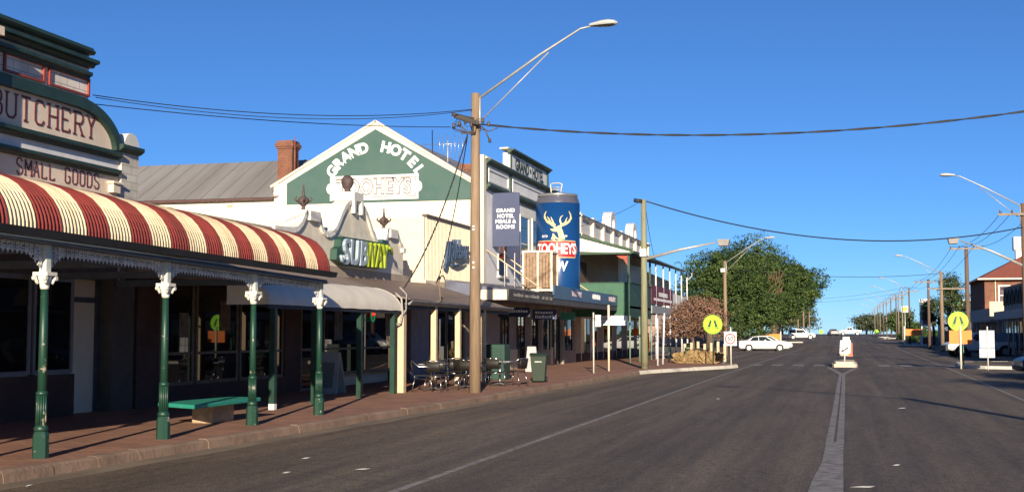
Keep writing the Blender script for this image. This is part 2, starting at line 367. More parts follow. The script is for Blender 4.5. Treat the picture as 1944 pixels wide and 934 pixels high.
pt.add([(-.52, 8, .009), (-.02, 8, .009), (-.05, 14, .009), (-.06, 19, .009), (-.05, 20.5, .009), (-.32, 20.5, .009), (-.33, 17.2, .009), (-.40, 15.2, .009)], [(0, 1, 2, 7), (7, 2, 3, 6), (6, 3, 4, 5)])
pt.quad((-.28, 53.6, .0065), (-.05, 53.6, .0065), (-.75, 65.0, .0065), (-.95, 65.0, .0065)); pt.quad((-.22, 53.8, .008), (-.04, 53.8, .008), (.62, 65, .008), (.42, 65, .008))
line([(-4.62, 6), (-4.72, 13), (-4.85, 50), (-4.5, 150)], .11); line([(4.2, 20), (4.35, 35), (4.75, 63), (5.55, 152)], .11)
line([(5.7, 215), (6.2, 265)], .12); line([(-5.2, 205), (-5.6, 265)], .12)
for i in range(10):
    x = -4.9+i*1.09
    if -1.1 < x < .8: continue
    pt.quad((x, 67.2, .0085), (x+.56, 67.2, .0085), (x+.56, 70.4, .0085), (x, 70.4, .0085))
for yy in (255,):
    for i in range(9):
        x = -5+i*1.15; pt.quad((x, yy, .0085+gz(yy)), (x+.6, yy, .0085+gz(yy)), (x+.6, yy+4, .0085+gz(yy+4)), (x, yy+4, .0085+gz(yy+4)))
struct(pt.build('road_markings', pw, recalc=False))
# litter: paper scraps and marker studs on the road
lit = [(-5.85, 14.9, .10), (-7.1, 16.0, .06), (-8.8, 12.35, .03), (-6.6, 14.3, .05), (.15, 14.6, .14), (.6, 17.1, .05), (1.2, 30, .1), (-3.2, 33, .05)]
for i, (x, y, s_) in enumerate(lit):
    mb = MB(); mb.add([(x-s_, y-.02, .006), (x+s_*.6, y-.05, .012), (x+s_, y+.04, .02), (x-s_*.4, y+.05, .008), (x, y, .022)], [(0,1,4),(1,2,4),(2,3,4),(3,0,4)])
    tag(mb.build('paper_scrap', M('paper', (.6, .58, .54), .8)), 'small pale scrap of litter lying on the asphalt', 'litter', 'litter scraps on the road')
# ================================================================== BUTCHERY BUILDING
FX = -14.2
bl = thing('shop_building', 'old butchery shop with lettered stepped parapet and striped red and cream verandah', 'building', (-14.2, 14, .14))
b = MB(); b.box(FX-12, FX-.35, 3.6, 23.3, .1, 4.9)                               # bulk behind the front wall
b.build('rear_wall', creamw, bl)
for y0, y1 in ((3.6, 12.0), (15.8, 21.25)): MB().box(FX-.3, FX, y0, y1, .14, .93).build('dado', darkbrick, bl)
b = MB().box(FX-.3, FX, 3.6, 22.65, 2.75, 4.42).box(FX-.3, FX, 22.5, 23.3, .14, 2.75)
b.build('upper_wall', M('shade brown shopfront wall', (.09, .075, .065), .8, .15), bl)  # verandah shade is put into this dark brown wall colour
# shop windows and door
for (y0, y1) in ((4, 8), (8.2, 12), (12.2, 15.7), (15.9, 18.2), (18.35, 19.9), (19.98, 21.2)):
    w_ = MB()
    for a, c_, d, e in ((y0, y0+.07, .95, 2.75), (y1-.07, y1, .95, 2.75), (y0+.07, y1-.07, .93, 1.02), (y0+.07, y1-.07, 2.66, 2.75)): w_.box(FX-.08, FX-.01, a, c_, d, e)
    wf = w_.build('window', M('dull window frame', (.17, .18, .20), .5, .1), bl)
    MB().box(FX-.06, FX-.04, y0+.06, y1-.06, 1.0, 2.68).build('pane', glass, wf)
d = MB().box(FX-.55, FX-.5, 21.35, 22.4, .14, 2.3)
for a, c_, e, g_ in ((21.3, 21.4, .14, 2.75), (22.4, 22.5, .14, 2.75), (21.4, 22.4, 2.3, 2.4)): d.box(FX-.56, FX-.3, a, c_, e, g_)
dd = d.build('door', M('door pale blue grey', (.07, .085, .11), .6, .15), bl)
MB().box(FX-.5, FX-.49, 21.55, 22.2, 1.1, 2.1).build('pane', glass2, dd)
MB().tube([(FX-.47, 22.25, 1.0), (FX-.44, 22.25, 1.12), (FX-.47, 22.25, 1.25)], .015, 6).build('handle', alup, dd)
# parapet ------- levels
MIR = 18.4
def both(y0, y1): return [(y0, y1)]
L0 = 2*MIR-22.65
b = MB().box(FX-.3, FX, 13.3, 22.6, 4.42, 4.9).build('lower_panel', panelp, bl)
def cornice(y0, y1, z0, z1, pr, nm='cornice', m_=dgreen):
    q = MB(); h = z1-z0
    q.prism([(FX-.1, z0), (FX+pr*.45, z0), (FX+pr*.6, z0+h*.4), (FX+pr, z0+h*.55), (FX+pr, z1), (FX-.1, z1)], 'y', y0, y1); return q.build(nm, m_, bl)
cornice(13.3, 22.50, 4.84, 4.97, .14)
MB().box(FX-.3, FX-.002, 13.3, 22.62, 4.97, 5.18).build('band', wallgrey, bl)
cornice(13.3, 22.50, 5.18, 5.33, .16)
# arched panel with quarter ellipse ends
arc = [(21.0+1.42*math.sin(a), 5.36+.72*math.cos(a)) for a in [math.pi/2*i/14 for i in range(15)]]
arcL = [(2*MIR-y, z) for y, z in arc][::-1]
MB().prism([(arcL[0][0], 5.36)]+arcL+arc+[(arc[-1][0], 5.3)], 'x', FX-.28, FX-.004).build('arched_panel', panelp, bl)
q = MB(); prev = None
allarc = arcL+arc
for i in range(len(allarc)-1):
    (y0, z0), (y1, z1) = allarc[i], allarc[i+1]
    n0 = Vector((0, z0-5.36, 0)); 
    def outp(y, z, k):
        cy = 21.0 if y > MIR else 2*MIR-21.0
        v = Vector((max(0, y-cy) if y > MIR else min(0, y-cy), (z-5.36)*1.7)); v = v.normalized() if v.length > 0 else Vector((0, 1)); return (y+v.x*k, z+v.y*k)
    a0, a1 = outp(y0, z0, -.07), outp(y1, z1, -.07); b0, b1 = outp(y0, z0, .14), outp(y1, z1, .14)
    vs = [(FX-.3, *a0), (FX-.3, *a1), (FX-.3, *b1), (FX-.3, *b0), (FX+.11, *a0), (FX+.11, *a1), (FX+.11, *b1), (FX+.11, *b0)]
    q.add(vs, [(0,1,2,3),(7,6,5,4),(0,4,5,1),(3,2,6,7),(0,3,7,4),(1,5,6,2)])
q.build('arch_moulding', dgreen, bl)
L1 = 2*MIR-21.55
MB().box(FX-.45, FX-.006, L1, 21.5, 6.22, 7.1).build('top_wall', paintbrick, bl)
def corr(y1, z0, z1, pr):
    cornice(2*MIR-y1, y1, z0, z1, pr)
corr(21.42, 6.60, 6.74, .14); corr(21.50, 6.84, 6.98, .24)
MB().prism([(FX-.5, 7.08), (FX+.16, 7.08), (FX+.2, 7.13), (FX+.13, 7.22), (FX-.5, 7.22)], 'y', 2*MIR-21.42, 21.42).build('coping', dgreen, bl)
for (y0, y1) in ((20.2, 21.5), (18.9, 20.08), (2*MIR-20.08, 2*MIR-18.9), (2*MIR-21.5, 2*MIR-20.2)):
    q = MB()
    for a, c_, d_, e in ((y0, y0+.05, 6.28, 6.63), (y1-.05, y1, 6.28, 6.63), (y0+.05, y1-.05, 6.28, 6.32), (y0+.05, y1-.05, 6.59, 6.63)): q.box(FX-.01, FX+.035, a, c_, d_, e)
    q.build('panel_frame', redtrim, bl)
# pilasters
q = MB().box(FX-.1, FX+.30, 17.1, 18.24, 4.42, 6.75); q.box(FX-.1, FX+.42, 17.0, 18.36, 6.75, 6.9); q.box(FX-.1, FX+.38, 17.05, 18.33, 5.05, 5.2)
q.build('pilaster', creamw, bl)
q = MB().box(FX-.3, FX+.06, 22.62, 23.25, 3.9, 5.36); q.build('corner_pier', brickmat('painted pier', (.66, .63, .56), (.60, .57, .5), (.45, .42, .36), .4, .16, .01), bl)
MB().prism([(FX-.35, 5.36), (FX+.10, 5.36), (FX+.2, 5.43), (FX+.2, 5.5), (FX-.35, 5.5)], 'y', 22.45, 23.25).build('cornice', dgreen, bl)
q = MB(); q.prism([(22.72, 5.5)]+[(23.0-.28*math.cos(a), 5.5+.30*math.sin(a)) for a in [math.pi*i/12 for i in range(13)]]+[(23.28, 5.5)], 'x', FX-.3, FX+.05)
q.build('pier_cap', capw, bl)
stroke_text('BUTCHERY', 18.62, 21.72, 5.50, 5.93, FX+.004, .038).build('lettering', letterred, bl)
stroke_text('SMALL GOODS', 19.35, 21.9, 4.53, 4.81, FX+.004, .027).build('lettering', letterred, bl)
MB().box(FX-.02, FX+.12, 22.25, 22.5, 4.5, 4.68).box(FX-.02, FX+.16, 22.2, 22.55, 4.68, 4.72).build('vent_block', cream, bl)
# verandah roof (bullnose, corrugated, striped)
VX = -9.6
def vz(y): return 2.97-.011*(y-12.9)
q = MB(); pitch = .5375/7; y0v = 4.6; y1v = 22.62; NP = 20; rows = []
ny = int((y1v-y0v)/(pitch/6)); 
prof = []
VP = [(-9.60,0),(-9.605,.10),(-9.63,.21),(-9.68,.33),(-9.76,.45),(-9.87,.56),(-10.0,.635),(-10.2,.71),(-10.45,.775),(-10.8,.845),(-11.3,.92),(-12.2,1.03),(-13.2,1.13),(-14.18,1.22)]
NP = len(VP)-1
for i in range(NP+1):
    p_, n_ = VP[max(0, i-1)], VP[min(NP, i+1)]; v_ = Vector((n_[0]-p_[0], n_[1]-p_[1])).normalized(); prof.append((VP[i][0], VP[i][1], v_.y, -v_.x))
for j in range(ny+1):
    y = y0v+(y1v-y0v)*j/ny; c_ = .016*math.cos(2*math.pi*(y-12.93)/pitch)
    for (x, z, nx, nz_) in prof: q.v.append(Vector((x+nx*c_*1.0, y, vz(y)+z+nz_*c_)))
for j in range(ny):
    k = math.floor((y0v+(y1v-y0v)*(j+.5)/ny-12.93)/.5375)
    for i in range(NP):
        a_ = j*(NP+1)+i; q.f.append([a_, a_+1, a_+NP+2, a_+NP+1]); q.mi.append(0 if k % 2 else 1); q.sm.append(True)
vr = q.build('verandah_roof', [red_s, cream_s], bl, recalc=False)
MB().tube([(x, 22.63, vz(22.63)+z+.01) for (x, z, _, _) in prof[::-1]], .022, 5).build('edge_trim', maroon, bl)
def slopez(mb): return mb.xf(lambda p: (p.x, p.y, p.z-.011*(p.y-12.9)))
slopez(MB().prism([(VX-.02, 2.88), (VX+.09, 2.88), (VX+.12, 2.975), (VX+.09, 2.975), (VX+.07, 2.905), (VX-.02, 2.905)], 'y', y0v, 22.78)).build('verandah_gutter', dark, bl)
beamz = lambda mb: mb.xf(lambda p: (p.x, p.y, p.z-.019*(p.y-13.9)))
beamz(MB().box(-9.86, -9.66, y0v, 22.7, 2.81, 2.885)).build('verandah_beam', bluegrey, bl)
beamz(MB().box(-9.655, -9.63, y0v, 22.7, 2.815, 2.832)).build('beam_moulding', M('beam moulding', (.25, .24, .22), .6), bl)
for yb in (5.0, 8, 11, 14.1, 17, 19.9, 22.55): slopez(MB().box(FX+.05, -9.86, yb, yb+.09, 2.74, 2.86)).build('rafter', bluegrey, bl)
# posts
PX = -9.78; PY = [8.1, 11.1, 13.95, 16.9, 19.8, 22.62]
for y in PY:
    zt = 2.81-.019*(y-13.9)
    s = MB(); s.tube([(PX, y, .9), (PX, y, 2.22)], [.064, .055], 12); s.tube([(PX, y, .14), (PX, y, .28), (PX, y, .28), (PX, y, .29)], [.12, .12, .12, .11], 8, sm=False)
    s = MB(); s.tube([(PX, y, .86), (PX, y, 1.6), (PX, y, 2.26-.01*(y-13))], [.056, .053, .047], 14)
    po = s.build('verandah_post', greenworn, bl)
    s = MB(); s.tube([(PX, y, .14), (PX, y, .42), (PX, y, .47)], [.103, .100, .085], 8, sm=False)
    s.tube([(PX, y, .47), (PX, y, .51), (PX, y, .55)], [.08, .09, .07], 14)
    for k in range(12):
        a = k*math.pi/6; s.tube([(PX+.058*math.cos(a), y+.058*math.sin(a), .55), (PX+.058*math.cos(a), y+.058*math.sin(a), .92)], .014, 5)
    s.tube([(PX, y, .55), (PX, y, .92)], .058, 12)
    s.tube([(PX, y, .92), (PX, y, .95), (PX, y, .98)], [.068, .076, .056], 14)
    s.build('pedestal', greenworn, po)
    z0 = 2.26-.01*(y-13)
    s = MB(); s.tube([(PX, y, z0), (PX, y, z0+.03), (PX, y, z0+.1), (PX, y, z0+.17)], [.052, .060, .070, .095], 10); s.box(PX-.105, PX+.105, y-.105, y+.105, z0+.17, z0+.215)
    for sx in (-1, 1):
        for sy in (-1, 1): s.tube([(PX+sx*.06, y+sy*.105, z0+.14), (PX+sx*.10, y+sy*.105, z0+.14)], .030, 8); s.tube([(PX+sx*.06, y+sy*.06, z0+.07), (PX+sx*.08, y+sy*.10, z0+.15)], .022, 6)
    s.build('capital', M('capital paint', (.74, .70, .60), .6, c2=(.5, .44, .36), scale=14, thr=(.25, .45)), po)
    s = MB().box(PX-.05, PX+.05, y-.05, y+.05, z0+.215, zt); s.build('shaft', M('pale shaft paint', (.62, .66, .58), .6, .1), po)
# iron lace
for a, c_ in zip([y0v-.6]+PY, PY):
    q = MB(); y = a+.07; cell = .088; n = int((c_-a-.14)/cell); cell = (c_-a-.14)/n
    for i in range(n):
        ya = a+.07+i*cell; yb = ya+cell; dd = min(ya-a, c_-yb)+cell*.5
        zt = 2.81-.019*(ya-13.9); br = .10+(.27*max(0, 1-dd/.42)**1.7)
        rowsn = max(1, round(br/.065)); hh = br/rowsn
        for k in range(rowsn):
            z1 = zt-k*hh; z2 = z1-hh; o_ = (i+k) % 2
            q.bar((PX, ya, z1 if o_ else z2), (PX, yb, z2 if o_ else z1), .017, .012, side=(1, 0, 0))
            q.tube([(PX+.004, (ya+yb)/2+.028*math.cos(t_), (z1+z2)/2+.028*math.sin(t_)) for t_ in [math.pi*w/3 for w in range(7)]], .009, 4, caps=False)
            q.bar((PX, ya, z1), (PX, yb, z1), .014, .012, side=(1, 0, 0))
        q.bar((PX, ya, zt-br), (PX, yb, zt-br), .016, .014, side=(1, 0, 0))
        q.add([(PX, ya+.012, zt-br), (PX, yb-.012, zt-br), (PX, (ya+yb)/2, zt-br-.055), (PX-.012, (ya+yb)/2, zt-br-.02)], [(0,1,2),(0,2,3),(1,3,2)])
    q.build('iron_lace', lace_w, bl)
# ================================================================== PLAIN SHOP + SUBWAY SHOP
sw = thing('shop_building', 'sandwich shop with grey scrolled gable parapet carrying green and grey lettered sign', 'building', (-14.2, 32, .14))
MB().box(FX-10, FX-.32, 23.42, 40.3, .1, 4.1).build('rear_wall', creamw, sw)
q = MB().box(FX-10, FX-.3, 23.42, 40.3, 4.1, 4.2); q.build('flat_roof', tinroof, sw)
# footpath level walls
for a_, c_, e_ in ((23.42, 24.3, 2.9), (30.6, 31.6, 2.9), (39.2, 40.5, 2.9), (24.3, 30.6, .55)): MB().box(FX-.3, FX, a_, c_, .14, e_).build('brick_pier' if e_ > 1 else 'dado', darkbrick, sw)
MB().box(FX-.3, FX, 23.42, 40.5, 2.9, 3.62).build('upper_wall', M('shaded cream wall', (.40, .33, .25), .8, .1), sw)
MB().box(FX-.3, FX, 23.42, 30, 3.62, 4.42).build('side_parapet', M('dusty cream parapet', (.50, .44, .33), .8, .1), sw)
for (y0, y1, z0) in ((24.35, 25.85, .55), (25.95, 28.0, .55), (28.1, 30.55, .55), (31.65, 33.1, .14), (33.2, 36.0, .5), (36.1, 39.15, .5)):  # uprights between the first three panes stand in for posts reflected in glass
    w_ = MB()
    for a, c_, d_, e in ((y0, y0+.08, z0, 2.9), (y1-.08, y1, z0, 2.9), (y0+.08, y1-.08, z0, z0+.08), (y0+.08, y1-.08, 2.82, 2.9), (y0+.08, y1-.08, 1.22, 1.28)): w_.box(FX-.1, FX-.02, a, c_, d_, e)
    wf = w_.build('window', M('timber window frame', (.14, .11, .085), .6, .2), sw)
    MB().box(FX-.07, FX-.05, y0+.07, y1-.07, z0+.07, 2.84).build('pane', glass, wf)
# parapet outline (heights from the kerb, scroll gable)
def SP(px): return px
def conv(pts): return [(y*14.2/11.9, 1.7+(z-1.7)*14.2/11.9) for y, z in pts]
outline = conv([(24.95, 4.0), (25.68, 4.02), (25.95, 4.03), (26.15, 4.08), (26.35, 4.2), (26.5, 4.36), (26.62, 4.50), (27.38, 4.50), (27.42, 4.42), (27.5, 4.25), (27.62, 4.13), (27.8, 4.07), (28.0, 4.08), (28.2, 4.14), (28.38, 4.26), (28.55, 4.43), (28.72, 4.62), (28.9, 4.79), (29.08, 4.91), (29.28, 4.99), (29.5, 5.03), (29.6, 5.03), (29.62, 5.03)])
cen = 29.66*14.2/11.9
outR = [(2*cen-y, z) for y, z in outline[:-2]][::-1]
out = outline+outR
base = 3.62
yR = out[-1][0]; yR = 33.28*14.2/11.9
out = [p for p in out if p[0] <= yR-.05]+[(yR, 4.45)]
MB().prism([(out[0][0], base)]+out+[(yR, base)], 'x', FX-.35, FX+.0).build('gable_parapet', graycem, sw)
q = MB()
for (a, c_) in zip(out[:-1], out[1:]):
    d_ = Vector((0, c_[0]-a[0], c_[1]-a[1])); 
    if d_.length < 1e-5: continue
    nn = Vector((0, -d_.z, d_.y)).normalized()
    for_z = .12
    A = Vector((0, a[0], a[1])); B = Vector((0, c_[0], c_[1]))
    vs = [Vector((x, 0, 0))+p for p in (A-nn*for_z, B-nn*for_z, B+nn*.015, A+nn*.015) for x in (FX-.42, FX+.07)]
    q.add(vs, [(0,2,4,6),(1,7,5,3),(0,1,3,2),(2,3,5,4),(4,5,7,6),(6,7,1,0)])
q.build('parapet_coping', capw, sw)
# pedestal blocks with finials
def finial(c, k, kind, m_=rust):
    s = MB()
    if kind == 0: s.lathe(c, [(x*k, z*k) for x, z in [(.22,0),(.2,.05),(.09,.1),(.07,.2),(.1,.24),(.2,.34),(.24,.44),(.2,.54),(.09,.62),(.06,.68),(.05,.8),(.03,.92),(.045,.96),(.01,1.1)]], 14); 
    else: s.lathe(c, [(x*k, z*k) for x, z in [(.25,0),(.22,.06),(.12,.12),(.16,.2),(.24,.32),(.3,.48),(.29,.62),(.22,.74),(.1,.82),(.01,.84)]], 14)
    for a in range(4):
        t_ = a*math.pi/2+.5; rr = .22*k
        if kind == 0: s.tube([(c[0]+rr*math.cos(t_), c[1]+rr*math.sin(t_), c[2]+.4*k), (c[0]+1.5*rr*math.cos(t_), c[1]+1.5*rr*math.sin(t_), c[2]+.5*k), (c[0]+1.2*rr*math.cos(t_), c[1]+1.2*rr*math.sin(t_), c[2]+.62*k)], [.03, .03, .01], 6)
    s.build('finial', m_, sw)
for yy, kk, kd in ((27.0, .66, 0), (29.67, .62, 1), (32.3, .66, 0)):
    y = yy*14.2/11.9; z = {27.0: 5.02, 29.67: 5.88, 32.3: 5.0}[yy]
    MB().box(FX-.62, FX+.13, y-(.38 if kd else .34), y+(.38 if kd else .34), z-.24, z+.02).build('pier_block', capw, sw)
    finial((FX-.25, y, z+.02), kk*1.05, kd)
    if kd:
        for s_ in (-1, 1): MB().prism([(y+s_*.30-.08, z-.24), (y+s_*.30+.08, z-.24), (y+s_*.30+.05, z-.62), (y+s_*.30-.05, z-.62)], 'x', FX+.02, FX+.14).build('keystone', capw, sw)
        MB().box(FX+.01, FX+.05, y-.16, y+.16, z-.55, z-.24).build('keystone_panel', M('recess grey', (.35, .33, .3), .8), sw)
finial((FX-.1, yR-.1, 4.5), .3, 0)
MB().box(FX-.35, FX+.1, yR-.25, yR+.04, 4.35, 4.5).build('pier_block', capw, sw)
# lettered sign
sg = thing('shop_sign', 'lettered fascia sign in pale grey and lime green on scrolled grey parapet', 'sign', (FX, 36, 4.4))
def sgp(y, z): return (y*14.2/11.9, 1.7+(z-1.7)*14.2/11.9)
back = [sgp(*p) for p in [(28.05, 3.45), (28.1, 3.7), (28.3, 3.78), (28.35, 3.95), (28.5, 4.03), (31.15, 4.06), (31.15, 4.15), (31.5, 4.15), (31.75, 4.02), (31.7, 3.9), (31.3, 3.45), (31.1, 3.38), (28.6, 3.33)]]
MB().prism(back, 'x', FX+.01, FX+.22).build('backing', M('sign backing green', (.02, .07, .05), .5), sg)
def condensed(s, m_, y0, y1, z0, z1, nm):
    tb = text(s, 1, .05, .02, shear=.12)
    xs_ = [p.x for p in tb.v]; ys_ = [p.y for p in tb.v]; ax, bx, ay, by = min(xs_), max(xs_), min(ys_), max(ys_)
    tb.xf(lambda p: (FX+.26+p.z, y0+(p.x-ax)/(bx-ax)*(y1-y0), z0+(p.y-ay)/(by-ay)*(z1-z0)+(y0+(p.x-ax)/(bx-ax)*(y1-y0)-34)*.015)); 
    return tb.build(nm, m_, sg)
condensed('SUB', M('pale grey letters', (.33, .41, .47), .5, .06), 33.85, 35.7, 3.67, 4.43, 'lettering')
condensed('WAY', M('lime green letters', (.33, .42, .02), .5, .06), 35.62, 37.6, 3.67, 4.42, 'lettering')
q = MB().tube([(FX+.3, 33.9, 3.78), (FX+.3, 33.68, 3.76), (FX+.3, 33.62, 3.92)], .05, 4); q.build('arrow', MATS['pale grey letters'], sg)
q = MB().tube([(FX+.3, 37.5, 4.38), (FX+.3, 37.75, 4.36), (FX+.3, 37.85, 4.2)], .05, 4); q.build('arrow', MATS['lime green letters'], sg)
# awning
q = MB(); n = 14
for j, y in enumerate([23.5+.5*i for i in range(17)]):
    for i in range(n+1):
        a = math.pi/2*i/n; q.v.append(Vector((-12.2+.95*math.cos(a), min(y, 31.4), 2.28+.62*math.sin(a)+.012*math.sin(j*3.1))))
for j in range(16):
    for i in range(n): a_ = j*(n+1)+i; q.f.append([a_, a_+1, a_+n+2, a_+n+1]); q.mi.append(0); q.sm.append(True)
q.prism([(-12.2, 2.28)]+[(-12.2+.95*math.cos(math.pi/2*i/n), 2.28+.62*math.sin(math.pi/2*i/n)) for i in range(n+1)], 'y', 23.50, 23.49)
q.prism([(-12.2, 2.28)]+[(-12.2+.95*math.cos(math.pi/2*i/n), 2.28+.62*math.sin(math.pi/2*i/n)) for i in range(n+1)], 'y', 31.41, 31.40)
q.build('awning_roll', tinwhite, sw)
MB().add([(-12.2, 23.5, 2.9), (-12.2, 31.7, 2.9), (FX, 31.7, 3.6), (FX, 23.5, 3.6)], [(0,1,2,3)]).build('awning_roof', M('rusty tin awning', (.33, .26, .20), .6, c2=(.22, .15, .11), scale=1), sw)
MB().box(-11.33, -11.28, 23.5, 31.45, 2.2, 2.28).build('awning_rail', dark, sw)
gp = [(-11.35, 23.9), (-11.35, 26.0), (-11.38, 28.75), (-11.35, 31.0)]
for i, (x, y) in enumerate(gp):
    q = MB().box(x-.06, x+.06, y-.06, y+.06, .26 if i == 0 else .14, 2.25); pp = q.build('awning_post', green, sw)
    if i == 0: MB().box(x-.062, x+.062, y-.062, y+.062, .14, .26).build('painted_foot', white, pp)
q = MB().tube([(FX+.03, 36.9+.16*math.cos(a), 2.3+.24*math.sin(a)) for a in [math.pi*k/10 for k in range(21)]], .025, 6)
for (y_, z_, w_, h_, mm) in ((25.2, 1.6, .4, .55, M('faded poster', (.16, .15, .14), .6, .4, 6)), (27.1, 1.75, .5, .7, M('brown poster', (.12, .07, .05), .6, .4, 6)), (34.0, 1.5, .6, .9, M('blue grey poster', (.07, .09, .12), .6, .4, 6)), (38.2, 1.6, .5, .8, M('faded poster', (.16, .15, .14)))):
    MB().box(FX-.045, FX-.035, y_, y_+w_, z_, z_+h_).build('window_poster', mm, sw)
ns = thing('window_sign', 'small glowing red and green oval sign in dark shop window', 'sign', (FX, 36.9, 2.3))
q.build('ring', M('green neon', (.02, .30, .12), .5, 0, emit=.25), ns)
text('OPEN', .13, .01, .004, sx=.8).xf(lambda p: (FX+.04+p.z, 36.9+p.x, 2.3+p.y)).build('lettering', M('red neon', (.9, .03, .02), .5, 0, emit=1.0), ns)
MB().box(FX+.0, FX+.015, 36.78, 37.02, 2.2, 2.4).build('backing', M('red panel', (.35, .02, .02), .5, 0, emit=.3), ns)
sb = thing('sandwich_board', 'grey A-frame sandwich board standing in the shade of the shopfront', 'sign board', (-12.9, 30.6, .14))
for s_ in (-1, 1):
    q = MB(); q.add([(-13.25, 30.6+s_*.32, .14), (-12.6, 30.6+s_*.32, .14), (-12.65, 30.6+s_*.05, 1.2), (-13.2, 30.6+s_*.05, 1.2), (-13.25, 30.6+s_*.29, .14), (-12.6, 30.6+s_*.29, .14), (-12.65, 30.6+s_*.02, 1.2), (-13.2, 30.6+s_*.02, 1.2)], [(0,1,2,3),(7,6,5,4),(0,4,5,1),(1,5,6,2),(2,6,7,3),(3,7,4,0)])
    q.build('board', M('pale grey board', (.35, .37, .36), .6), sb)
MB().box(-13.12, -12.74, 30.29, 30.31, .3, .95).xf(lambda p: (p.x, p.y+(p.z-.14)*.255-.02, p.z)).build('poster', M('poster grey', (.16, .18, .17), .6), sb)
# ================================================================== SCRIPT-SIGN SHOP (boxed corrugated upper)
jr = thing('shop_building', 'cream shop with corrugated boxed upper storey and blue script sign over cafe tables', 'building', (-14.2, 45, .14))
clad = M('cream corrugated cladding', (.80, .68, .50), .6, .06, 2)
q = MB(); n = int((47.9-41.95)/.16); 
for i in range(n*4+1):
    y = 41.95+(47.9-41.95)*i/(n*4); x = FX+[0, .0, .045, .045][i % 4]
    q.v += [Vector((x, y, 3.55)), Vector((x, y, 5.78))]
for i in range(n*4): q.f.append([2*i, 2*i+2, 2*i+3, 2*i+1]); q.mi.append(0); q.sm.append(False)
q.build('cladding', clad, jr)
MB().box(FX-.06, FX+.05, 41.95, 47.95, 3.3, 3.55).build('base_board', cream, jr)
MB().box(FX-.09, FX+.10, 41.9, 48.0, 5.78, 5.86).build('capping', M('dark brown capping', (.12, .09, .07), .6), jr)
MB().box(FX-6, FX-.02, 41.93, 47.9, 3.3, 5.76).build('side_wall', M('cream side wall', (.70, .58, .43), .7, .05), jr)
MB().box(FX-6, FX-.32, 40.6, 48.4, .1, 3.28).build('rear_wall', creamw, jr)
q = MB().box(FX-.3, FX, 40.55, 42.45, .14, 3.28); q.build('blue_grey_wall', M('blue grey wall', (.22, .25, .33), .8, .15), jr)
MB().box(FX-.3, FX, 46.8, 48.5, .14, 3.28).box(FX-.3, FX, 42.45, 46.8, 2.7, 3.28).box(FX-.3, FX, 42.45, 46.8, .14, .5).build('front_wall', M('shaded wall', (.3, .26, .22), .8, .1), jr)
for y0, y1 in ((42.5, 44.5), (44.6, 46.75)):
    w_ = MB()
    for a, c_, d_, e in ((y0, y0+.07, .5, 2.7), (y1-.07, y1, .5, 2.7), (y0+.07, y1-.07, .5, .57), (y0+.07, y1-.07, 2.63, 2.7)): w_.box(FX-.1, FX-.02, a, c_, d_, e)
    wf = w_.build('window', MATS['timber window frame'], jr); MB().box(FX-.07, FX-.05, y0+.06, y1-.06, .56, 2.64).build('pane', glass, wf)
# skillion verandah
MB().add([(-11.2, 31.85, 2.62), (-11.2, 42.4, 2.56), (FX, 42.4, 3.45), (FX, 31.85, 3.3), (-11.2, 31.85, 2.58), (-11.2, 42.4, 2.52), (FX, 42.4, 3.41), (FX, 31.85, 3.26)], [(0,1,2,3),(7,6,5,4),(0,4,5,1),(3,2,6,7),(0,3,7,4),(1,5,6,2)]).build('verandah_roof', M('brown tin roof', (.24, .17, .13), .6, c2=(.16, .11, .09), scale=1.2), jr)
MB().prism([(-11.3, 2.46), (-11.16, 2.44), (-11.08, 2.54), (-11.08, 2.57), (-11.2, 2.50), (-11.3, 2.50)], 'y', 31.75, 42.4).build('verandah_gutter', M('lead grey gutter', (.22, .23, .24), .45, c2=(.12, .12, .12), scale=6, stretch=(1, .4, 1)), jr)
MB().box(-11.36, -11.26, 31.85, 42.4, 2.34, 2.46).build('verandah_beam', dark, jr)
warmc = M('warm cream post', (.62, .47, .30), .6, .08, 3)
jpost = [(31.55, -11.32, .105), (34.25, -11.3, .075), (36.55, -11.3, .075), (39.3, -11.3, .075)]
for i, (y, x, h_) in enumerate(jpost):
    (MB().box(x-h_, x+h_, y-h_, y+h_, .14, 2.46 if i else 2.3)).build('verandah_post', warmc, jr)
MB().tube([(-11.42, 31.38, 2.75), (-11.25, 31.36, 2.6), (-11.22, 31.36, 2.2), (-11.25, 31.3, 1.95), (-11.35, 31.15, 1.92), (-11.4, 31.02, 1.98)], .028, 8).tube([(-11.3, 31.36, 2.9), (-11.16, 31.5, 2.72), (-11.16, 31.46, 2.3), (-11.25, 31.3, 2.1)], .02, 6).build('conduit', M('conduit grey', (.3, .29, .27), .6), jr)
MB().tube([(-11.25, 33.5, 2.45), (-11.1, 34.2, 2.6), (-11.25, 34.6, 2.95), (-11.4, 34.75, 3.15), (-11.4, 35.0, 3.33)], .03, 8).tube([(-11.4, 35.3+.32*math.cos(a), 3.05+.33*math.sin(a)) for a in [math.pi*k/9 for k in range(17)]], .018, 6).build('conduit', M('brown conduit', (.2, .15, .11), .6), jr)
js = thing('script_sign', 'blue script lettering mounted on cream corrugated wall', 'sign', (FX, 45, 4.7))
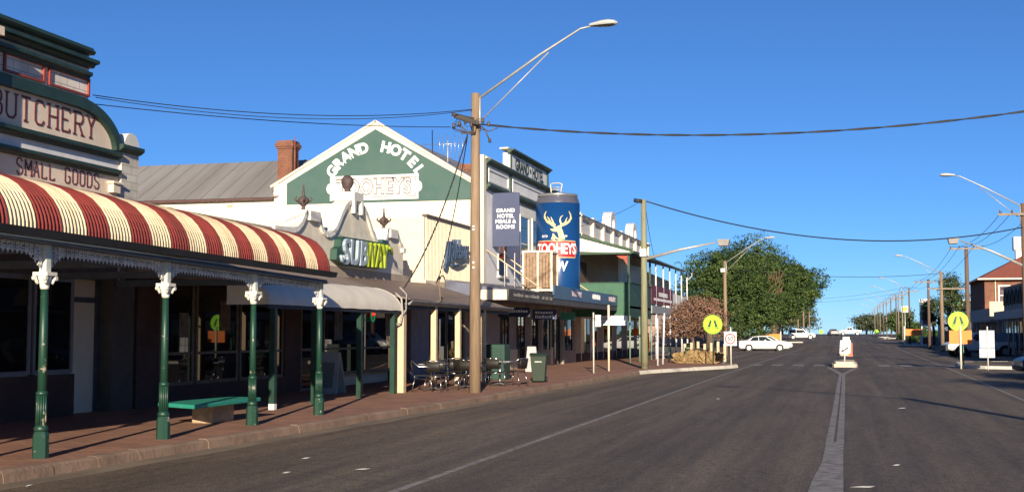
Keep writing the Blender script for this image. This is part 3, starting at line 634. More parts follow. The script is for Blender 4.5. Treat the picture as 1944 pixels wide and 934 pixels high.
for (s_, ya, yb, za, zb, sh) in (('JR', 43.75, 44.75, 4.05, 5.05, .3), ('Nelsons', 44.7, 46.75, 4.38, 5.12, .3)):
    tb = text(s_, 1, .05, .012, shear=sh); X_ = [p.x for p in tb.v]; Y_ = [p.y for p in tb.v]; a1, a2, b1, b2 = min(X_), max(X_), min(Y_), max(Y_)
    for pz, mm, nm, gr in ((.1, M('sign blue', (.035, .075, .15), .5, .2, 8), 'lettering', 0),):
        tb.xf(lambda p: (FX+.14+p.z, ya+(p.x-a1)/(a2-a1)*(yb-ya), za+(p.y-b1)/(b2-b1)*(zb-za)+.06*(ya+(p.x-a1)/(a2-a1)*(yb-ya)-44))).build(nm, mm, js)
q = MB().tube([(FX+.12, 44.6, 4.22), (FX+.12, 45.2, 4.2), (FX+.12, 46, 4.3), (FX+.12, 46.6, 4.42)], [.04, .06, .05, .02], 5); q.build('underline', MATS['sign blue'], js)
# ================================================================== HOTEL
ht = thing('hotel_building', 'two storey cream country hotel with green gable and parapet over footpath canopy', 'building', (-18, 52, .14))
GY = 48.6; HX = -14.0; HZ = .1
gab = [(-23.15, 0), (-23.15, 7.88), (-22.9, 7.95), (-18.61, 10.38), (HX-.02, 7.55), (HX-.02, 0)]
MB().prism(gab, 'y', GY, GY+.35).build('gable_wall', M('sunlit cream wall', (.80, .69, .54), .8, c2=(.66, .54, .40), scale=.9, thr=(.22, .55), stretch=(1, 1, .25), bump=.1), ht)
# bargeboard trim slightly proud, and green field
field = [(-22.55, 7.05), (-22.55, 7.95), (-18.61, 10.08), (-14.35, 7.66), (-14.35, 7.05)]
MB().prism(field, 'y', GY-.02, GY+.01).build('painted_field', gablegreen, ht)
q = MB()
for a, c_ in (((-23.3, 7.86), (-18.61, 10.46)), ((-18.61, 10.46), (-13.98, 7.62))):
    d_ = Vector((c_[0]-a[0], c_[1]-a[1])).normalized(); nn = Vector((-d_.y, d_.x))
    q.prism([a, c_, (c_[0]-nn.x*.09, c_[1]-nn.y*.09), (a[0]-nn.x*.09, a[1]-nn.y*.09)], 'y', GY-.07, GY+.4)
q.build('gable_coping', cream, ht)
# GRAND HOTEL arched lettering
def arcword(s, a0, a1, cx, cz, rad, size):
    q = MB(); n = len(s)
    for i, ch in enumerate(s):
        if ch == ' ': continue
        a = R(a0+(a1-a0)*i/(n-1)); tb = text(ch, size, .012, .030, sx=1.0)
        ca, sa = math.cos(a-math.pi/2), math.sin(a-math.pi/2)
        tb.xf(lambda p: (p.x*ca-p.y*sa, p.x*sa+p.y*ca, p.z))
        q.merge(facY(tb, cx+rad*math.cos(a), GY-.035, cz+rad*.98*math.sin(a)))
    return q
arcword('GRAND', 145, 103, -18.62, 7.10, 2.28, .60).build('lettering', letterw, ht)
arcword('HOTEL', 78, 33, -18.62, 7.10, 2.28, .60).build('lettering', letterw, ht)
brs = thing('beer_sign', 'white framed beer name plate with maroon border on green hotel gable', 'sign', (-18.65, GY, 7.65))
x0, x1, z0, z1 = -20.58, -16.72, 7.15, 8.17
def plate(k, yb, ya):
    pl = [(x0+k, z0+k), (x1-k, z0+k)]+[(x1-k+.16*math.sin(a), 7.66-.22*math.cos(a)) for a in [math.pi*i/8 for i in range(9)]]+[(x1-k, z1-k), (x0+k, z1-k)]+[(x0+k-.16*math.sin(a), 7.66+.22*math.cos(a)) for a in [math.pi*i/8 for i in range(9)]]
    return MB().prism(pl, 'y', yb, ya)
plate(0, GY-.06, GY-.02).build('frame', signwhite, brs); plate(.1, GY-.067, GY-.05).build('border_line', M('brown border', (.30, .13, .09), .6), brs); plate(.13, GY-.075, GY-.05).build('panel', signwhite, brs)
tb = text('TOOHEYS', .86, .006, .055, sx=.80, space=1.06); facY(tb, -18.65, GY-.082, 7.66).build('lettering', M('faded lettering outline', (.22, .19, .17), .6), brs)
tb = text('TOOHEYS', .86, .006, -.002, sx=.80, space=1.06); facY(tb, -18.65, GY-.094, 7.66).build('lettering', letterw, brs)
# main roof behind the gable and the long rear wing
MB().add([(-23.3, GY+.3, 7.8), (-18.61, GY+.3, 10.25), (-14.1, GY+.3, 7.75), (-23.3, 69, 7.8), (-18.61, 69, 10.25), (-14.1, 69, 7.75)], [(0,1,4,3),(1,2,5,4),(3,4,5),(0,2,1),(0,3,5,2)]).build('main_roof', tinroof, ht)
MB().box(-34, -23.15, GY+.05, GY+.35, 0, 7.3).build('wing_wall', MATS['sunlit cream wall'], ht)
MB().box(-34, -14.3, 56, 69, 0, 7.3).build('rear_block', creamw, ht)
q = MB(); q.add([(-34, GY-.15, 7.38), (-23.0, GY-.15, 7.38), (-19.5, 52.2, 9.45), (-34, 52.2, 9.45), (-34, 56.2, 7.3), (-19.5, 56.2, 7.3)], [(0,1,2,3), (3,2,5,4)])
def ribs(q, a, b_, c_, d_, n, w_, h_):
    a, b_, c_, d_ = map(Vector, (a, b_, c_, d_)); nn = (b_-a).cross(d_-a).normalized()
    for i in range(n+1):
        t_ = i/n; q.bar(a.lerp(b_, t_)+nn*h_/2, d_.lerp(c_, t_)+nn*h_/2, w_, h_, side=nn)
for i in range(14):
    x = -33.5+i*.78; q.bar((x, GY-.15, 7.40), (x, 52.2, 9.47), .03, .02)
q.build('wing_roof', tinroof, ht)
MB().box(-34, -23.1, GY-.22, GY-.1, 7.27, 7.36).build('wing_gutter', M('dark gutter brown', (.09, .04, .035), .6), ht)
for x in (-28.0, -25.2): MB().box(x-.13, x+.13, GY+.03, GY+.06, 7.02, 7.12).build('wall_vent', M('vent tan', (.5, .38, .24), .8), ht)
def chimney(x, y, z0, z1, w_=.42):
    s = MB().box(x-w_, x+w_, y-w_, y+w_, z0, z1-.35).box(x-w_-.05, x+w_+.05, y-w_-.05, y+w_+.05, z1-.35, z1-.27).box(x-w_-.09, x+w_+.09, y-w_-.09, y+w_+.09, z1-.27, z1-.12).box(x-w_-.03, x+w_+.03, y-w_-.03, y+w_+.03, z1-.12, z1)
    return s.build('chimney', redbrick_y, ht)
chimney(-23.3, 50.3, 7.9, 10.0, .34); chimney(-15.6, 52.5, 7.5, 9.0, .42)
MB().tube([(-22.85, 50.0, 8.4), (-22.85, 50.0, 10.15)], .02, 6).build('flue_pipe', M('vent red', (.3, .1, .07), .6), ht)
w_ = MB().box(-18.95, -17.9, GY-.06, GY-.0, 5.9, 5.97).box(-18.95, -18.9, GY-.06, GY, 5.2, 5.9).box(-17.95, -17.9, GY-.06, GY, 5.2, 5.9).build('window', white, ht)
MB().box(-18.9, -17.95, GY-.03, GY-.0, 5.2, 5.9).build('pane', M('curtained pane', (.35, .34, .30), .4, c2=(.12, .13, .13), scale=6), w_)
# street front upper storey
lw = M('pale grey front wall', (.78, .78, .78), .75, .08, 1)
MB().box(HX-.35, HX, GY, 66.5, .14, 8.55).build('front_wall', lw, ht)
MB().box(HX-.37, HX+.05, GY-.06, GY+.30, 2.9, 8.86).build('corner_pilaster', cream, ht)
def hcor(y0, y1, z0, z1, pr, m_=dgreen, nm='cornice'):
    h = z1-z0; return MB().prism([(HX-.05, z0), (HX+pr*.4, z0), (HX+pr*.6, z0+h*.45), (HX+pr, z0+h*.6), (HX+pr, z1), (HX-.05, z1)], 'y', y0, y1).build(nm, m_, ht)
gc = M('parapet green', (.035, .07, .05), .6, .1)
hcor(GY+.32, 65.8, 7.50, 7.72, .22, gc); hcor(GY+.32, 65.8, 8.55, 8.74, .25, gc)
MB().box(HX-.4, HX+.12, GY+.2, 52.7, 8.74, 8.82).box(HX-.4, HX+.12, 59.95, 65.8, 8.74, 8.82).build('coping', cream, ht)
for y in (GY+.42, 52.85, 59.85, 65.5): MB().box(HX, HX+.07, y-.1, y+.1, 7.73, 8.54).build('parapet_pier', gc, ht)
for y0, y1 in ((GY+.75, 52.5), (53.2, 59.5), (60.2, 65.2)):
    q = MB()
    for a, c_, d_, e in ((y0, y0+.09, 7.85, 8.42), (y1-.09, y1, 7.85, 8.42), (y0+.09, y1-.09, 7.85, 7.93), (y0+.09, y1-.09, 8.34, 8.42)): q.box(HX, HX+.05, a, c_, d_, e)
    q.build('panel_frame', white, ht)
MB().box(HX-.3, HX+.02, 52.8, 59.9, 8.74, 9.52).build('name_panel', signwhite, ht)
for a_ in (52.72, 59.75): MB().box(HX+.02, HX+.07, a_+(.09 if a_ < 55 else 0), a_+.23, 8.74, 9.5).build('name_panel_pier', gc, ht)
hcor(52.6, 60.1, 9.5, 9.68, .24, gc); MB().box(HX-.4, HX-.02, 52.62, 60.05, 9.68, 9.74).build('coping', cream, ht)
tb = text('GRAND • HOTEL', .72, .01, .022, sx=.98); facX(tb, HX+.03, 56.35, 9.12).build('lettering', M('green black lettering', (.02, .035, .03), .6), ht)
for (y0, y1, z0, z1) in ((50.9, 52.2, 4.1, 6.1), (54.6, 56.1, 4.5, 6.9), (56.9, 58.2, 4.5, 6.9), (60.5, 61.8, 4.5, 6.9)):
    w_ = MB().box(HX, HX+.05, y0-.1, y0, z0, z1+.1).box(HX, HX+.05, y1, y1+.1, z0, z1+.1).box(HX, HX+.05, y0, y1, z1, z1+.1).box(HX, HX+.03, y0, y1, (z0+z1)/2-.03, (z0+z1)/2+.03).box(HX, HX+.12, y0-.12, y1+.12, z0-.1, z0).build('window', white, ht)
    MB().box(HX-.02, HX+.012, y0, y1, z0, z1).build('pane', glass2, w_)
# ground floor
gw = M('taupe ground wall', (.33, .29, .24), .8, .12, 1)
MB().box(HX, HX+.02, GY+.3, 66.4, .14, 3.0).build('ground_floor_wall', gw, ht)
for (y0, y1, z0, z1, kd) in ((51.3, 52.4, 1.1, 2.5, 'window'), (54.0, 55.2, .16, 2.4, 'door'), (56.2, 57.7, .9, 2.4, 'window'), (58.6, 60.2, .9, 2.4, 'window'), (61.0, 62.4, .16, 2.4, 'door'), (63.1, 65.4, .8, 2.4, 'window')):
    w_ = MB().box(HX+.02, HX+.07, y0-.08, y0, z0, z1+.08).box(HX+.02, HX+.07, y1, y1+.08, z0, z1+.08).box(HX+.02, HX+.07, y0, y1, z1, z1+.08).box(HX+.02, HX+.06, (y0+y1)/2-.03, (y0+y1)/2+.03, z0, z1).build(kd, dark, ht)
    MB().box(HX+.02, HX+.035, y0, y1, z0, z1).build('pane', glass, w_)
for a_, c_ in ((52.6, 53.9), (60.4, 60.9)): MB().box(HX+.02, HX+.07, a_, c_, .14, 1.0).build('tiled_dado', M('cream tile', (.6, .5, .33), .5, .1), ht)
for y in (55.9, 58.1, 62.8): MB().box(HX+.02, HX+.2, y-.13, y+.13, .14, 2.8).build('wall_pier', gw, ht)
# canopy
CXF = -11.6; c0, c1 = 43.35, 65.4
MB().add([(CXF, c0, 3.22), (CXF, c1, 3.22), (HX+.08, c1, 3.9), (HX+.08, c0, 3.62), (CXF, c0, 2.92), (CXF, c1, 2.92), (HX+.08, c1, 2.95), (HX+.08, c0, 2.95)], [(0,1,2,3),(4,7,6,5),(0,4,5,1),(0,3,7,4),(1,5,6,2),(3,2,6,7)]).build('canopy', M('slate blue canopy roof', (.13, .15, .22), .5, c2=(.09, .09, .12), scale=1.5), ht)
MB().box(CXF-1.15, CXF+.03, c0-.05, c0-.01, 2.88, 3.24).build('canopy_end_board', cream, ht)
fa = MB().prism([(CXF+.01, 2.86), (CXF+.06, 2.86), (CXF+.10, 3.27), (CXF+.01, 3.27)], 'y', c0-.05, 50.5).build('canopy_fascia', M('dark grey fascia', (.07, .066, .062), .6, .2), ht)
q = MB(); rr = random.Random(5); y = 44.0
while y < 50.2:
    w_ = rr.uniform(.08, .2)
    if rr.random() > .15: q.box(CXF+.09, CXF+.098, y, y+w_, 3.02, 3.02+rr.choice([.10, .13]))
    y += w_+.05
q.build('fascia_lettering', M('faded lettering', (.26, .24, .21), .6), fa)
bf = MB().box(CXF+.02, CXF+.10, 50.5, c1, 3.1, 3.66).build('canopy_fascia', M('blue sign fascia', (.055, .12, .22), .4, c2=(.05, .09, .13), scale=.8, thr=(.35, .6)), ht, bevel=.01)
MB().box(CXF+.01, CXF+.07, 50.5, c1, 2.86, 3.1).build('canopy_fascia', MATS['dark grey fascia'], ht)
tb = text('TOOHEYS NEW', .32, .006, .008, sx=.9); facX(tb, CXF+.105, 55.0, 3.4).build('lettering', M('pink white lettering', (.5, .42, .45), .5), bf)
tb = text('GRAND HOTEL', .32, .006, .008, sx=.9); facX(tb, CXF+.105, 59.6, 3.4).build('lettering', letterw, bf)
tb = text('TOOHEYS NEW', .32, .006, .008, sx=.8); facX(tb, CXF+.105, 63.8, 3.4).build('lettering', MATS['pink white lettering'], bf)
for y in (49.2, 51.6, 60.8): MB().tube([(HX, y, 5.05), (CXF-.1, y, 3.45)], .03, 8).build('canopy_stay', warmc, ht)
for y in (49.0, 50.6): MB().tube([(CXF-1.6, y, 3.5), (CXF-1.6, y, 5.0)], .018, 6).build('canopy_rail_post', whiteold, ht)
# blade sign
bs = thing('blade_sign', 'navy hanging sign with white hotel lettering fixed beside timber pole', 'sign', (-13.4, 50, 5.2))
MB().box(-13.98, -12.84, 49.96, 50.04, 5.24, 7.45).build('panel', M('navy sign panel', (.045, .06, .13), .45, .1, 1), bs, bevel=.01)
for i, s_ in enumerate(('GRAND', 'HOTEL', 'MEALS &', 'ROOMS')):
    facY(text(s_, .215, .006, .008, space=1.08), -13.42, 49.95, 6.71-i*.225).build('lettering', letterw, bs)
MB().tube([(-14, 50, 7.3), (-12.9, 50, 7.3)], .025, 6).build('bracket', cream, bs)
# hanging under-canopy signs
def hang(x0, x1, y, z0, z1, m_, lab, mt=None, lines=()):
    h = thing('hanging_sign', lab, 'sign', ((x0+x1)/2, y, z0), 'signs hanging under the canopies')
    MB().box(x0, x1, y-.03, y+.03, z0, z1).build('panel', m_, h, bevel=.006)
    for xx in (x0+.15, x1-.15): MB().tube([(xx, y, z1), (xx, y, 2.97)], .008, 5).build('hanger', dark, h)
    q = MB(); rr = random.Random(int(y*7))
    for zz, hh in lines:
        x = x0+.12
        while x < x1-.15:
            w_ = rr.uniform(.05, .11); q.box(x, x+w_, y-.036, y-.03, zz, zz+hh*rr.choice([.8, 1])); x += w_+.03
    if lines: q.build('lettering', mt, h)
hang(-13.2, -11.9, 48.0, 2.33, 2.7, M('dark blue board', (.02, .03, .06), .5), 'dark hanging board nearest the pole under hotel canopy', letterw, [(2.5, .1)])
hang(-12.9, -11.85, 52.5, 2.28, 2.7, M('navy board', (.03, .045, .12), .5), 'navy hanging board with pale lettering partly in sun', letterw, [(2.33, .12), (2.52, .1)])
hang(-12.7, -12.0, 57.0, 2.3, 2.65, M('teal board', (.05, .25, .16), .5), 'small plain teal hanging board under hotel canopy')
hang(-12.5, -10.9, 65.0, 2.1, 2.6, M('white board', (.75, .78, .80), .5), 'white hanging board with pale blue lettering at canopy end', M('aqua lettering', (.25, .5, .55), .5), [(2.17, .14), (2.38, .12)])
# crate enclosure on canopy
cr_ = thing('timber_enclosure', 'cream framed timber slat enclosure standing on hotel canopy beside giant can', 'enclosure', (-12.2, 51, 3.4))
slat = M('weathered slats', (.30, .20, .13), .8, .25, 6)
q = MB()
for i in range(9): q.box(-12.8+i*.134, -12.8+i*.134+.115, 50.52, 50.55, 3.55, 5.0)
q.build('slat_panel', slat, cr_)
q = MB()
for i in range(8): q.box(-11.62, -11.6, 50.55+i*.125, 50.55+i*.125+.105, 3.55, 5.0)
q.build('slat_panel', slat, cr_)
MB().box(-12.78, -11.65, 51.45, 51.5, 3.4, 5.0).box(-12.8, -12.78, 50.55, 51.45, 3.4, 5.0).build('rear_panel', slat, cr_)
q = MB()
for x in (-12.84, -12.22, -11.64): q.box(x, x+.075, 50.45, 50.52, 3.4, 5.05)
q.box(-12.84, -11.56, 50.44, 50.52, 5.0, 5.08).box(-12.84, -11.56, 50.44, 50.52, 3.42, 3.5).box(-11.6, -11.55, 50.5, 51.5, 4.98, 5.05).box(-11.6, -11.55, 51.4, 51.48, 3.4, 4.98).build('frame', cream, cr_)
# giant beer can
cn = thing('giant_beer_can', 'giant blue beer can with stag emblem standing on hotel canopy', 'advertising model', (-11.95, 53.2, 3.4))
CC = Vector((-11.95, 53.2, 0)); CR = .955; cblue = M('can blue', (.007, .050, .175), .28, .05, 1)
MB().tube([(CC.x, CC.y, z) for z in (3.3, 3.42, 3.5, 7.24)], [.86, .93, CR, CR], 48).build('body', cblue, cn)
MB().tube([(CC.x, CC.y, z) for z in (7.24, 7.28, 7.48, 7.56)], [CR, CR-.01, CR-.07, CR-.13], 48).build('shoulder', M('can grey shoulder', (.085, .085, .12), .35, .05), cn)
MB().tube([(CC.x, CC.y, z) for z in (7.54, 7.57, 7.62, 7.66)], [CR-.15, CR-.08, CR-.07, CR-.1], 48).build('rim', alup, cn)
q = MB().tube([(-12.2, 53.1, 7.66), (-12.22, 53.1, 7.85), (-12.25, 53.1, 8.12), (-12.1, 53.1, 8.16), (-11.85, 53.1, 8.16), (-11.72, 53.1, 8.1), (-11.78, 53.1, 7.85), (-11.8, 53.1, 7.66)], .035, 6).tube([(-12.22, 53.1, 7.88), (-11.78, 53.1, 7.88)], .03, 6).tube([(-12.24, 53.1, 7.98), (-11.76, 53.1, 7.98)], .02, 6)
q.build('ring_pull', galv, cn)
A0 = math.atan2(-53.2, 11.95)-.04   # label faces the approaching road
def wrap(mb, off, dx=0):   # local x -> around, y -> height, z -> proud
    return mb.xf(lambda p: (CC.x+(CR+off+p.z)*math.cos(A0+(p.x+dx)/CR), CC.y+(CR+off+p.z)*math.sin(A0+(p.x+dx)/CR), p.y))
def patch(x0, x1, z0, z1, n=24, th=.01, notch=0):
    q = MB()
    for i in range(n):
        a, b_ = x0+(x1-x0)*i/n, x0+(x1-x0)*(i+1)/n
        q.add([(a, z0, 0), (b_, z0, 0), (b_, z1, 0), (a, z1, 0), (a, z0, th), (b_, z0, th), (b_, z1, th), (a, z1, th)], [(4,5,6,7),(0,4,7,3),(1,2,6,5),(3,7,6,2),(0,1,5,4)])
    return q
def endcap(x, s_, z0, z1, th): 
    zc = (z0+z1)/2; return MB().prism([(x, zc-.28), (x+s_*.05, zc-.2), (x+s_*.12, zc-.08), (x+s_*.12, zc+.08), (x+s_*.05, zc+.2), (x, zc+.28)], 'z', 0, th)
bz0, bz1 = 4.92, 5.58
q = patch(-.95, .88, bz0-.04, bz1+.04, th=.008); q.merge(endcap(.88, 1, bz0, bz1, .008)); q.merge(endcap(-.95, -1, bz0, bz1, .008)); wrap(q, .0).build('banner_border', M('banner gold', (.6, .45, .22), .5), cn)
q = patch(-.92, .85, bz0, bz1, th=.016); q.merge(endcap(.84, 1, bz0, bz1, .016)); q.merge(endcap(-.91, -1, bz0, bz1, .016)); wrap(q, .0).build('banner', M('banner red', (.42, .02, .025), .45, .05), cn)
tb = text('TOOHEYS', .62, .004, .02, sx=.66); wrap(tb, .022, -.04).xf(lambda p: (p.x, p.y, p.z+5.25)).build('lettering', letterw, cn)
tb = text('NEW', .58, .004, .018, sx=.8, shear=.15); wrap(tb, .008, -.12).xf(lambda p: (p.x, p.y, p.z+4.5)).build('lettering', letterw, cn)
tb = text('ESTD', .13, .003, .003); wrap(tb, .006, -.55).xf(lambda p: (p.x, p.y, p.z+5.80)).build('lettering', letterw, cn)
tb = text('1869', .13, .003, .003); wrap(tb, .006, .32).xf(lambda p: (p.x, p.y, p.z+5.80)).build('lettering', letterw, cn)
def strokes(P, W):
    q = MB()
    for pl in P:
        for i in range(len(pl)-1):
            (x0_, y0_, w0_), (x1_, y1_, w1_) = pl[i], pl[i+1]; d_ = Vector((x1_-x0_, y1_-y0_)).normalized(); nn = Vector((-d_.y, d_.x))
            q.add([(x0_-nn.x*w0_, y0_-nn.y*w0_, 0), (x0_+nn.x*w0_, y0_+nn.y*w0_, 0), (x1_+nn.x*w1_, y1_+nn.y*w1_, 0), (x1_-nn.x*w1_, y1_-nn.y*w1_, 0)], [(0,1,2,3)])
    return q
def px(x, y): return ((x-1048)/47., 5.62+(464-y)/47.)
def S_(pts): return [(px(a, b_)[0], px(a, b_)[1], c_/47.) for a, b_, c_ in pts]
deer = [S_([(1045,434,2.5),(1036,430,3),(1028,426,2.3),(1024,420,1.8),(1022,412,1.6),(1026,405,.6)]), S_([(1027,424,1.5),(1021,418,1.2),(1022,410,.5)]), S_([(1036,430,1.8),(1032,421,1.4),(1028,416,.6)]), S_([(1042,432,2),(1039,424,1.5),(1036,417,.6)]),
        S_([(1056,434,2.5),(1064,431,3),(1072,427,2.3),(1077,420,1.9),(1077,413,1.5),(1073,405,.6)]), S_([(1073,426,1.5),(1079,419,1.2),(1076,411,.5)]), S_([(1064,431,1.8),(1066,424,1.3),(1069,418,.6)]), S_([(1057,432,2),(1054,424,1.5),(1056,417,.8),(1060,414,.5)]),
        S_([(1035,441,.8),(1038,443,2.2),(1044,443,4),(1050,441,5.5),(1055,436,3),(1060,433,.6)]), S_([(1052,440,5),(1055,448,5.5),(1057,456,5.5),(1058,463,6.5)]), S_([(1045,438,2),(1040,435,1),(1036,434,.5)]), S_([(1040,450,1),(1042,455,3),(1040,463,4.5)]), S_([(1042,455,2),(1048,460,1.5),(1054,463,1)])]
wrap(strokes(deer, 1), .012).build('stag_emblem', M('emblem gold', (.62, .52, .26), .5, .05), cn)
for ch_ in kids(cn):     # final size and stand of the model on the canopy
    L_ = cn.location
    for v_ in ch_.data.vertices:
        w__ = v_.co+L_; v_.co = Vector(((w__.x+11.95)*1.045-12.49, (w__.y-53.2)*1.045+55.6, 1.7+(w__.z-1.7)*1.045))-L_
# roof antenna
an = thing('tv_antenna', 'tall thin aerial with vertical rods above hotel gable', 'antenna', (-15.9, 51, 8.5))
MB().tube([(-16.9, 51, 7.5), (-16.95, 51, 10.35)], .022, 6).build('mast', dark, an)
q = MB().tube([(-17.4, 51, 9.75), (-15.6, 51, 9.7)], .015, 5)
for i in range(7): q.tube([(-16.6+i*.17, 51, 9.2-.03*i), (-16.62+i*.17, 51, 10.2-.12*(i % 2))], .012, 4)
q.build('rods', alup, an); MB().tube([(-16.25, 51, 8.6), (-16.25, 51, 9.85)], .03, 6).build('mast', galv, an)
# ================================================================== BALCONY BUILDING
bb = thing('balcony_building', 'two storey building with green boarded balcony and white posted verandah beyond hotel', 'building', (-14, 78, .14))
BX = -10.9; b0, b1, b2 = 65.6, 73.2, 91
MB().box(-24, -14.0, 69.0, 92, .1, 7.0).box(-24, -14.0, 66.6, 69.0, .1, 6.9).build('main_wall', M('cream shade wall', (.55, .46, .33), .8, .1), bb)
pw_ = M('parapet pale', (.60, .60, .60), .7, .06)
MB().box(-14.3, -13.98, 67.2, 92, 6.95, 8.0).build('parapet', pw_, bb)
MB().prism([(-14.0, 8.0), (-13.8, 8.0), (-13.7, 8.12), (-14.4, 8.12)], 'y', 67.2, 92).build('coping', pw_, bb)
MB().prism([(-14.0, 6.95), (-13.8, 6.95), (-13.72, 7.1), (-14.0, 7.1)], 'y', 67.2, 92).build('cornice', cream, bb)
for y in (67.4, 71.0, 74.2, 77.4, 80.5, 83.2, 86.2, 89.2, 91.8): MB().box(-14.0, -13.8, y-.2, y+.2, 7.0, 8.25).build('parapet_pier', cream, bb)
for y in (77.2, 85.6):
    q = MB(); A_ = [(y+.95*math.cos(a), 8.35+.85*math.sin(a)) for a in [math.pi*i/14 for i in range(15)]]; B_ = [(y+.5*math.cos(a), 8.35+.5*math.sin(a)) for a in [math.pi*i/14 for i in range(15)]]
    for i in range(14): q.prism([A_[i], A_[i+1], B_[i+1], B_[i]], 'x', -14.35, -13.8)
    q.box(-14.35, -13.8, y-.95, y-.5, 8.1, 8.35).box(-14.35, -13.8, y+.5, y+.95, 8.1, 8.35).box(-14.3, -14.2, y-.5, y+.5, 8.1, 8.8); q.build('arched_crest', pw_, bb)
# green balcony part
gb = M('balcony green boards', (.030, .115, .065), .6, .12, 2); gbd = M('balcony dark green', (.02, .07, .045), .6, .15, 2)
MB().box(-13.95, BX, b0, b0+.06, 2.55, 4.3).build('balcony_side_panel', gb, bb)
MB().box(BX-.06, BX, b0+.06, b1, 2.5, 4.34).build('balcony_front_panel', gbd, bb)
MB().box(-13.95, BX+.05, b0-.03, b0+.1, 4.3, 4.36).box(BX-.1, BX+.05, b0+.1, b1, 4.34, 4.4).build('balcony_rail', gbd, bb)
MB().box(-13.95, BX, b0+.06, b2, 3.0, 3.12).build('balcony_floor', M('balcony boards', (.22, .2, .17), .8), bb)
MB().add([(BX+.25, b0-.3, 6.0), (BX+.25, b2, 6.0), (-14.0, b2, 6.95), (-14.0, b0-.3, 6.95), (BX+.25, b0-.3, 5.93), (BX+.25, b2, 5.93), (-14.0, b2, 6.88), (-14.0, b0-.3, 6.88)], [(0,1,2,3),(7,6,5,4),(0,4,5,1),(3,2,6,7),(0,3,7,4),(1,5,6,2)]).build('balcony_roof', M('dark tin roof', (.10, .10, .10), .5, .2), bb)
MB().prism([(-13.95, 6.0), (BX+.1, 5.88), (BX+.1, 5.94), (-13.95, 6.82)], 'y', b0-.22, b0-.15).build('gable_end_board', white, bb)
q = MB().bar((-13.95, b0-.26, 6.93), (BX+.2, b0-.26, 6.02), .08, .14).box(-13.95, BX+.15, b0-.27, b0-.15, 5.82, 5.92).box(BX+.1, BX+.28, b0-.25, b1, 5.86, 6.0); q.build('barge_board', M('eave green', (.03, .075, .04), .6), bb)
MB().box(BX-.1, BX+.02, b0-.02, b0+.12, 4.36, 5.86).box(BX-.1, BX+.02, b1-.1, b1, 4.36, 5.86).build('balcony_post', green, bb)
MB().prism([(BX-.1, 5.8), (BX-.75, 5.8), (BX-.5, 5.62), (BX-.3, 5.55), (BX-.1, 5.2)], 'y', b0, b0+.05).build('bracket', M('red iron bracket', (.35, .06, .035), .6), bb)
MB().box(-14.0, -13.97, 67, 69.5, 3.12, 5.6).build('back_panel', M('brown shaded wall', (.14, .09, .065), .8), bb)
MB().box(BX-1.4, BX-1.32, 70.2, 73.0, 4.4, 5.9).build('cream_screen', cream, bb)
for (x, y) in ((BX, b0+.05), (BX+.05, 68.6), (BX, b1)): MB().tube([(x, y, .14), (x, y, 2.6)], .045, 8).build('verandah_post', M('pale green post', (.20, .30, .22), .5, .1), bb)
# white verandah part
pg = M('white verandah post', (.62, .64, .66), .5, .06)
for y in (75.2, 78.4, 81.4, 84.4, 87.4, 90.6):
    MB().tube([(BX, y, .14), (BX, y, 3.0)], .06, 8).tube([(BX, y, 3.3), (BX, y, 5.93)], .05, 8).build('verandah_post', pg, bb)
MB().box(BX-.08, BX+.06, b1, b2, 2.85, 3.3).build('floor_beam', M('grey fascia', (.30, .32, .34), .6, .1), bb)
bn = MB().box(BX+.0, BX+.03, b1+.1, 82.6, 3.42, 4.5).build('banner', M('maroon banner', (.16, .02, .03), .6, .1), bb)
q = MB(); rr = random.Random(9); y = 74.2
while y < 82: 
    w_ = rr.uniform(.2, .45); q.box(BX+.03, BX+.036, y, y+w_, 3.62, 3.78); 
    if 76 < y < 80: q.box(BX+.03, BX+.036, y, y+w_, 3.9, 4.15)
    y += w_+.12
q.build('lettering', letterw, bn)
MB().box(BX-.02, BX+.01, 82.7, b2, 3.35, 4.25).build('white_balustrade', white, bb)
MB().add([(-14.0, b2-.1, 3.1), (-12.2, b2-.1, 3.1), (-12.2, b2-.1, 5.4), (-14, b2-.1, 6.2)], [(0,1,2,3)]).build('white_end_wall', white, bb)
MB().box(-13.98, -13.9, 80, 91, 3.2, 6.3).build('white_back_wall', white, bb)
MB().tube([(BX+.3, b2, 5.95), (BX+.3, b2+.2, 5.8), (BX+.02, b2, 5.5)], .04, 6).build('downpipe', pg, bb)
for y0, y1, kk in ((68, 70.5, 1), (71, 72.6, 0), (74.5, 77.5, 1), (79, 81, 1), (83, 86, 1), (87, 88.4, 0)):
    w_ = MB().box(-14.0, -13.95, y0-.08, y0, .2, 2.6).box(-14.0, -13.95, y1, y1+.08, .2, 2.6).box(-14.0, -13.95, y0, y1, 2.5, 2.6).build('window' if kk else 'door', white, bb); MB().box(-14.0, -13.98, y0, y1, .6 if kk else .2, 2.5).build('pane', glass, w_)
MB().box(-14.0, -13.97, 66.7, 91.9, .14, .6).build('dado', darkbrick, bb)
oi = thing('orange_banner', 'bright orange banner hanging in shade under white posted verandah', 'banner', (-12.5, 80, 1.2))
MB().add([(-13.2, 80, 1.9), (-12.9, 80, 2.05), (-12.5, 80, 1.85), (-12.1, 80.2, 1.7), (-12.05, 80.2, .6), (-12.4, 80.2, .9), (-12.6, 80.1, 1.5), (-13.1, 80, 1.6)], [(0,1,2,6,7),(2,3,4,5,6)]).build('cloth', M('orange cloth', (.75, .20, .03), .7), oi)
sol = oi.children[0].modifiers.new('s', 'SOLIDIFY'); sol.thickness = .03
rs = thing('round_sign', 'round grey brown disc sign on verandah of balcony building', 'sign', (BX+.3, 86.5, 3.3))
MB().tube([(BX+.45, 86.5, 3.35), (BX+.5, 86.45, 3.35)], .62, 20).build('disc', M('disc brown', (.32, .26, .26), .6, .2, 6), rs)
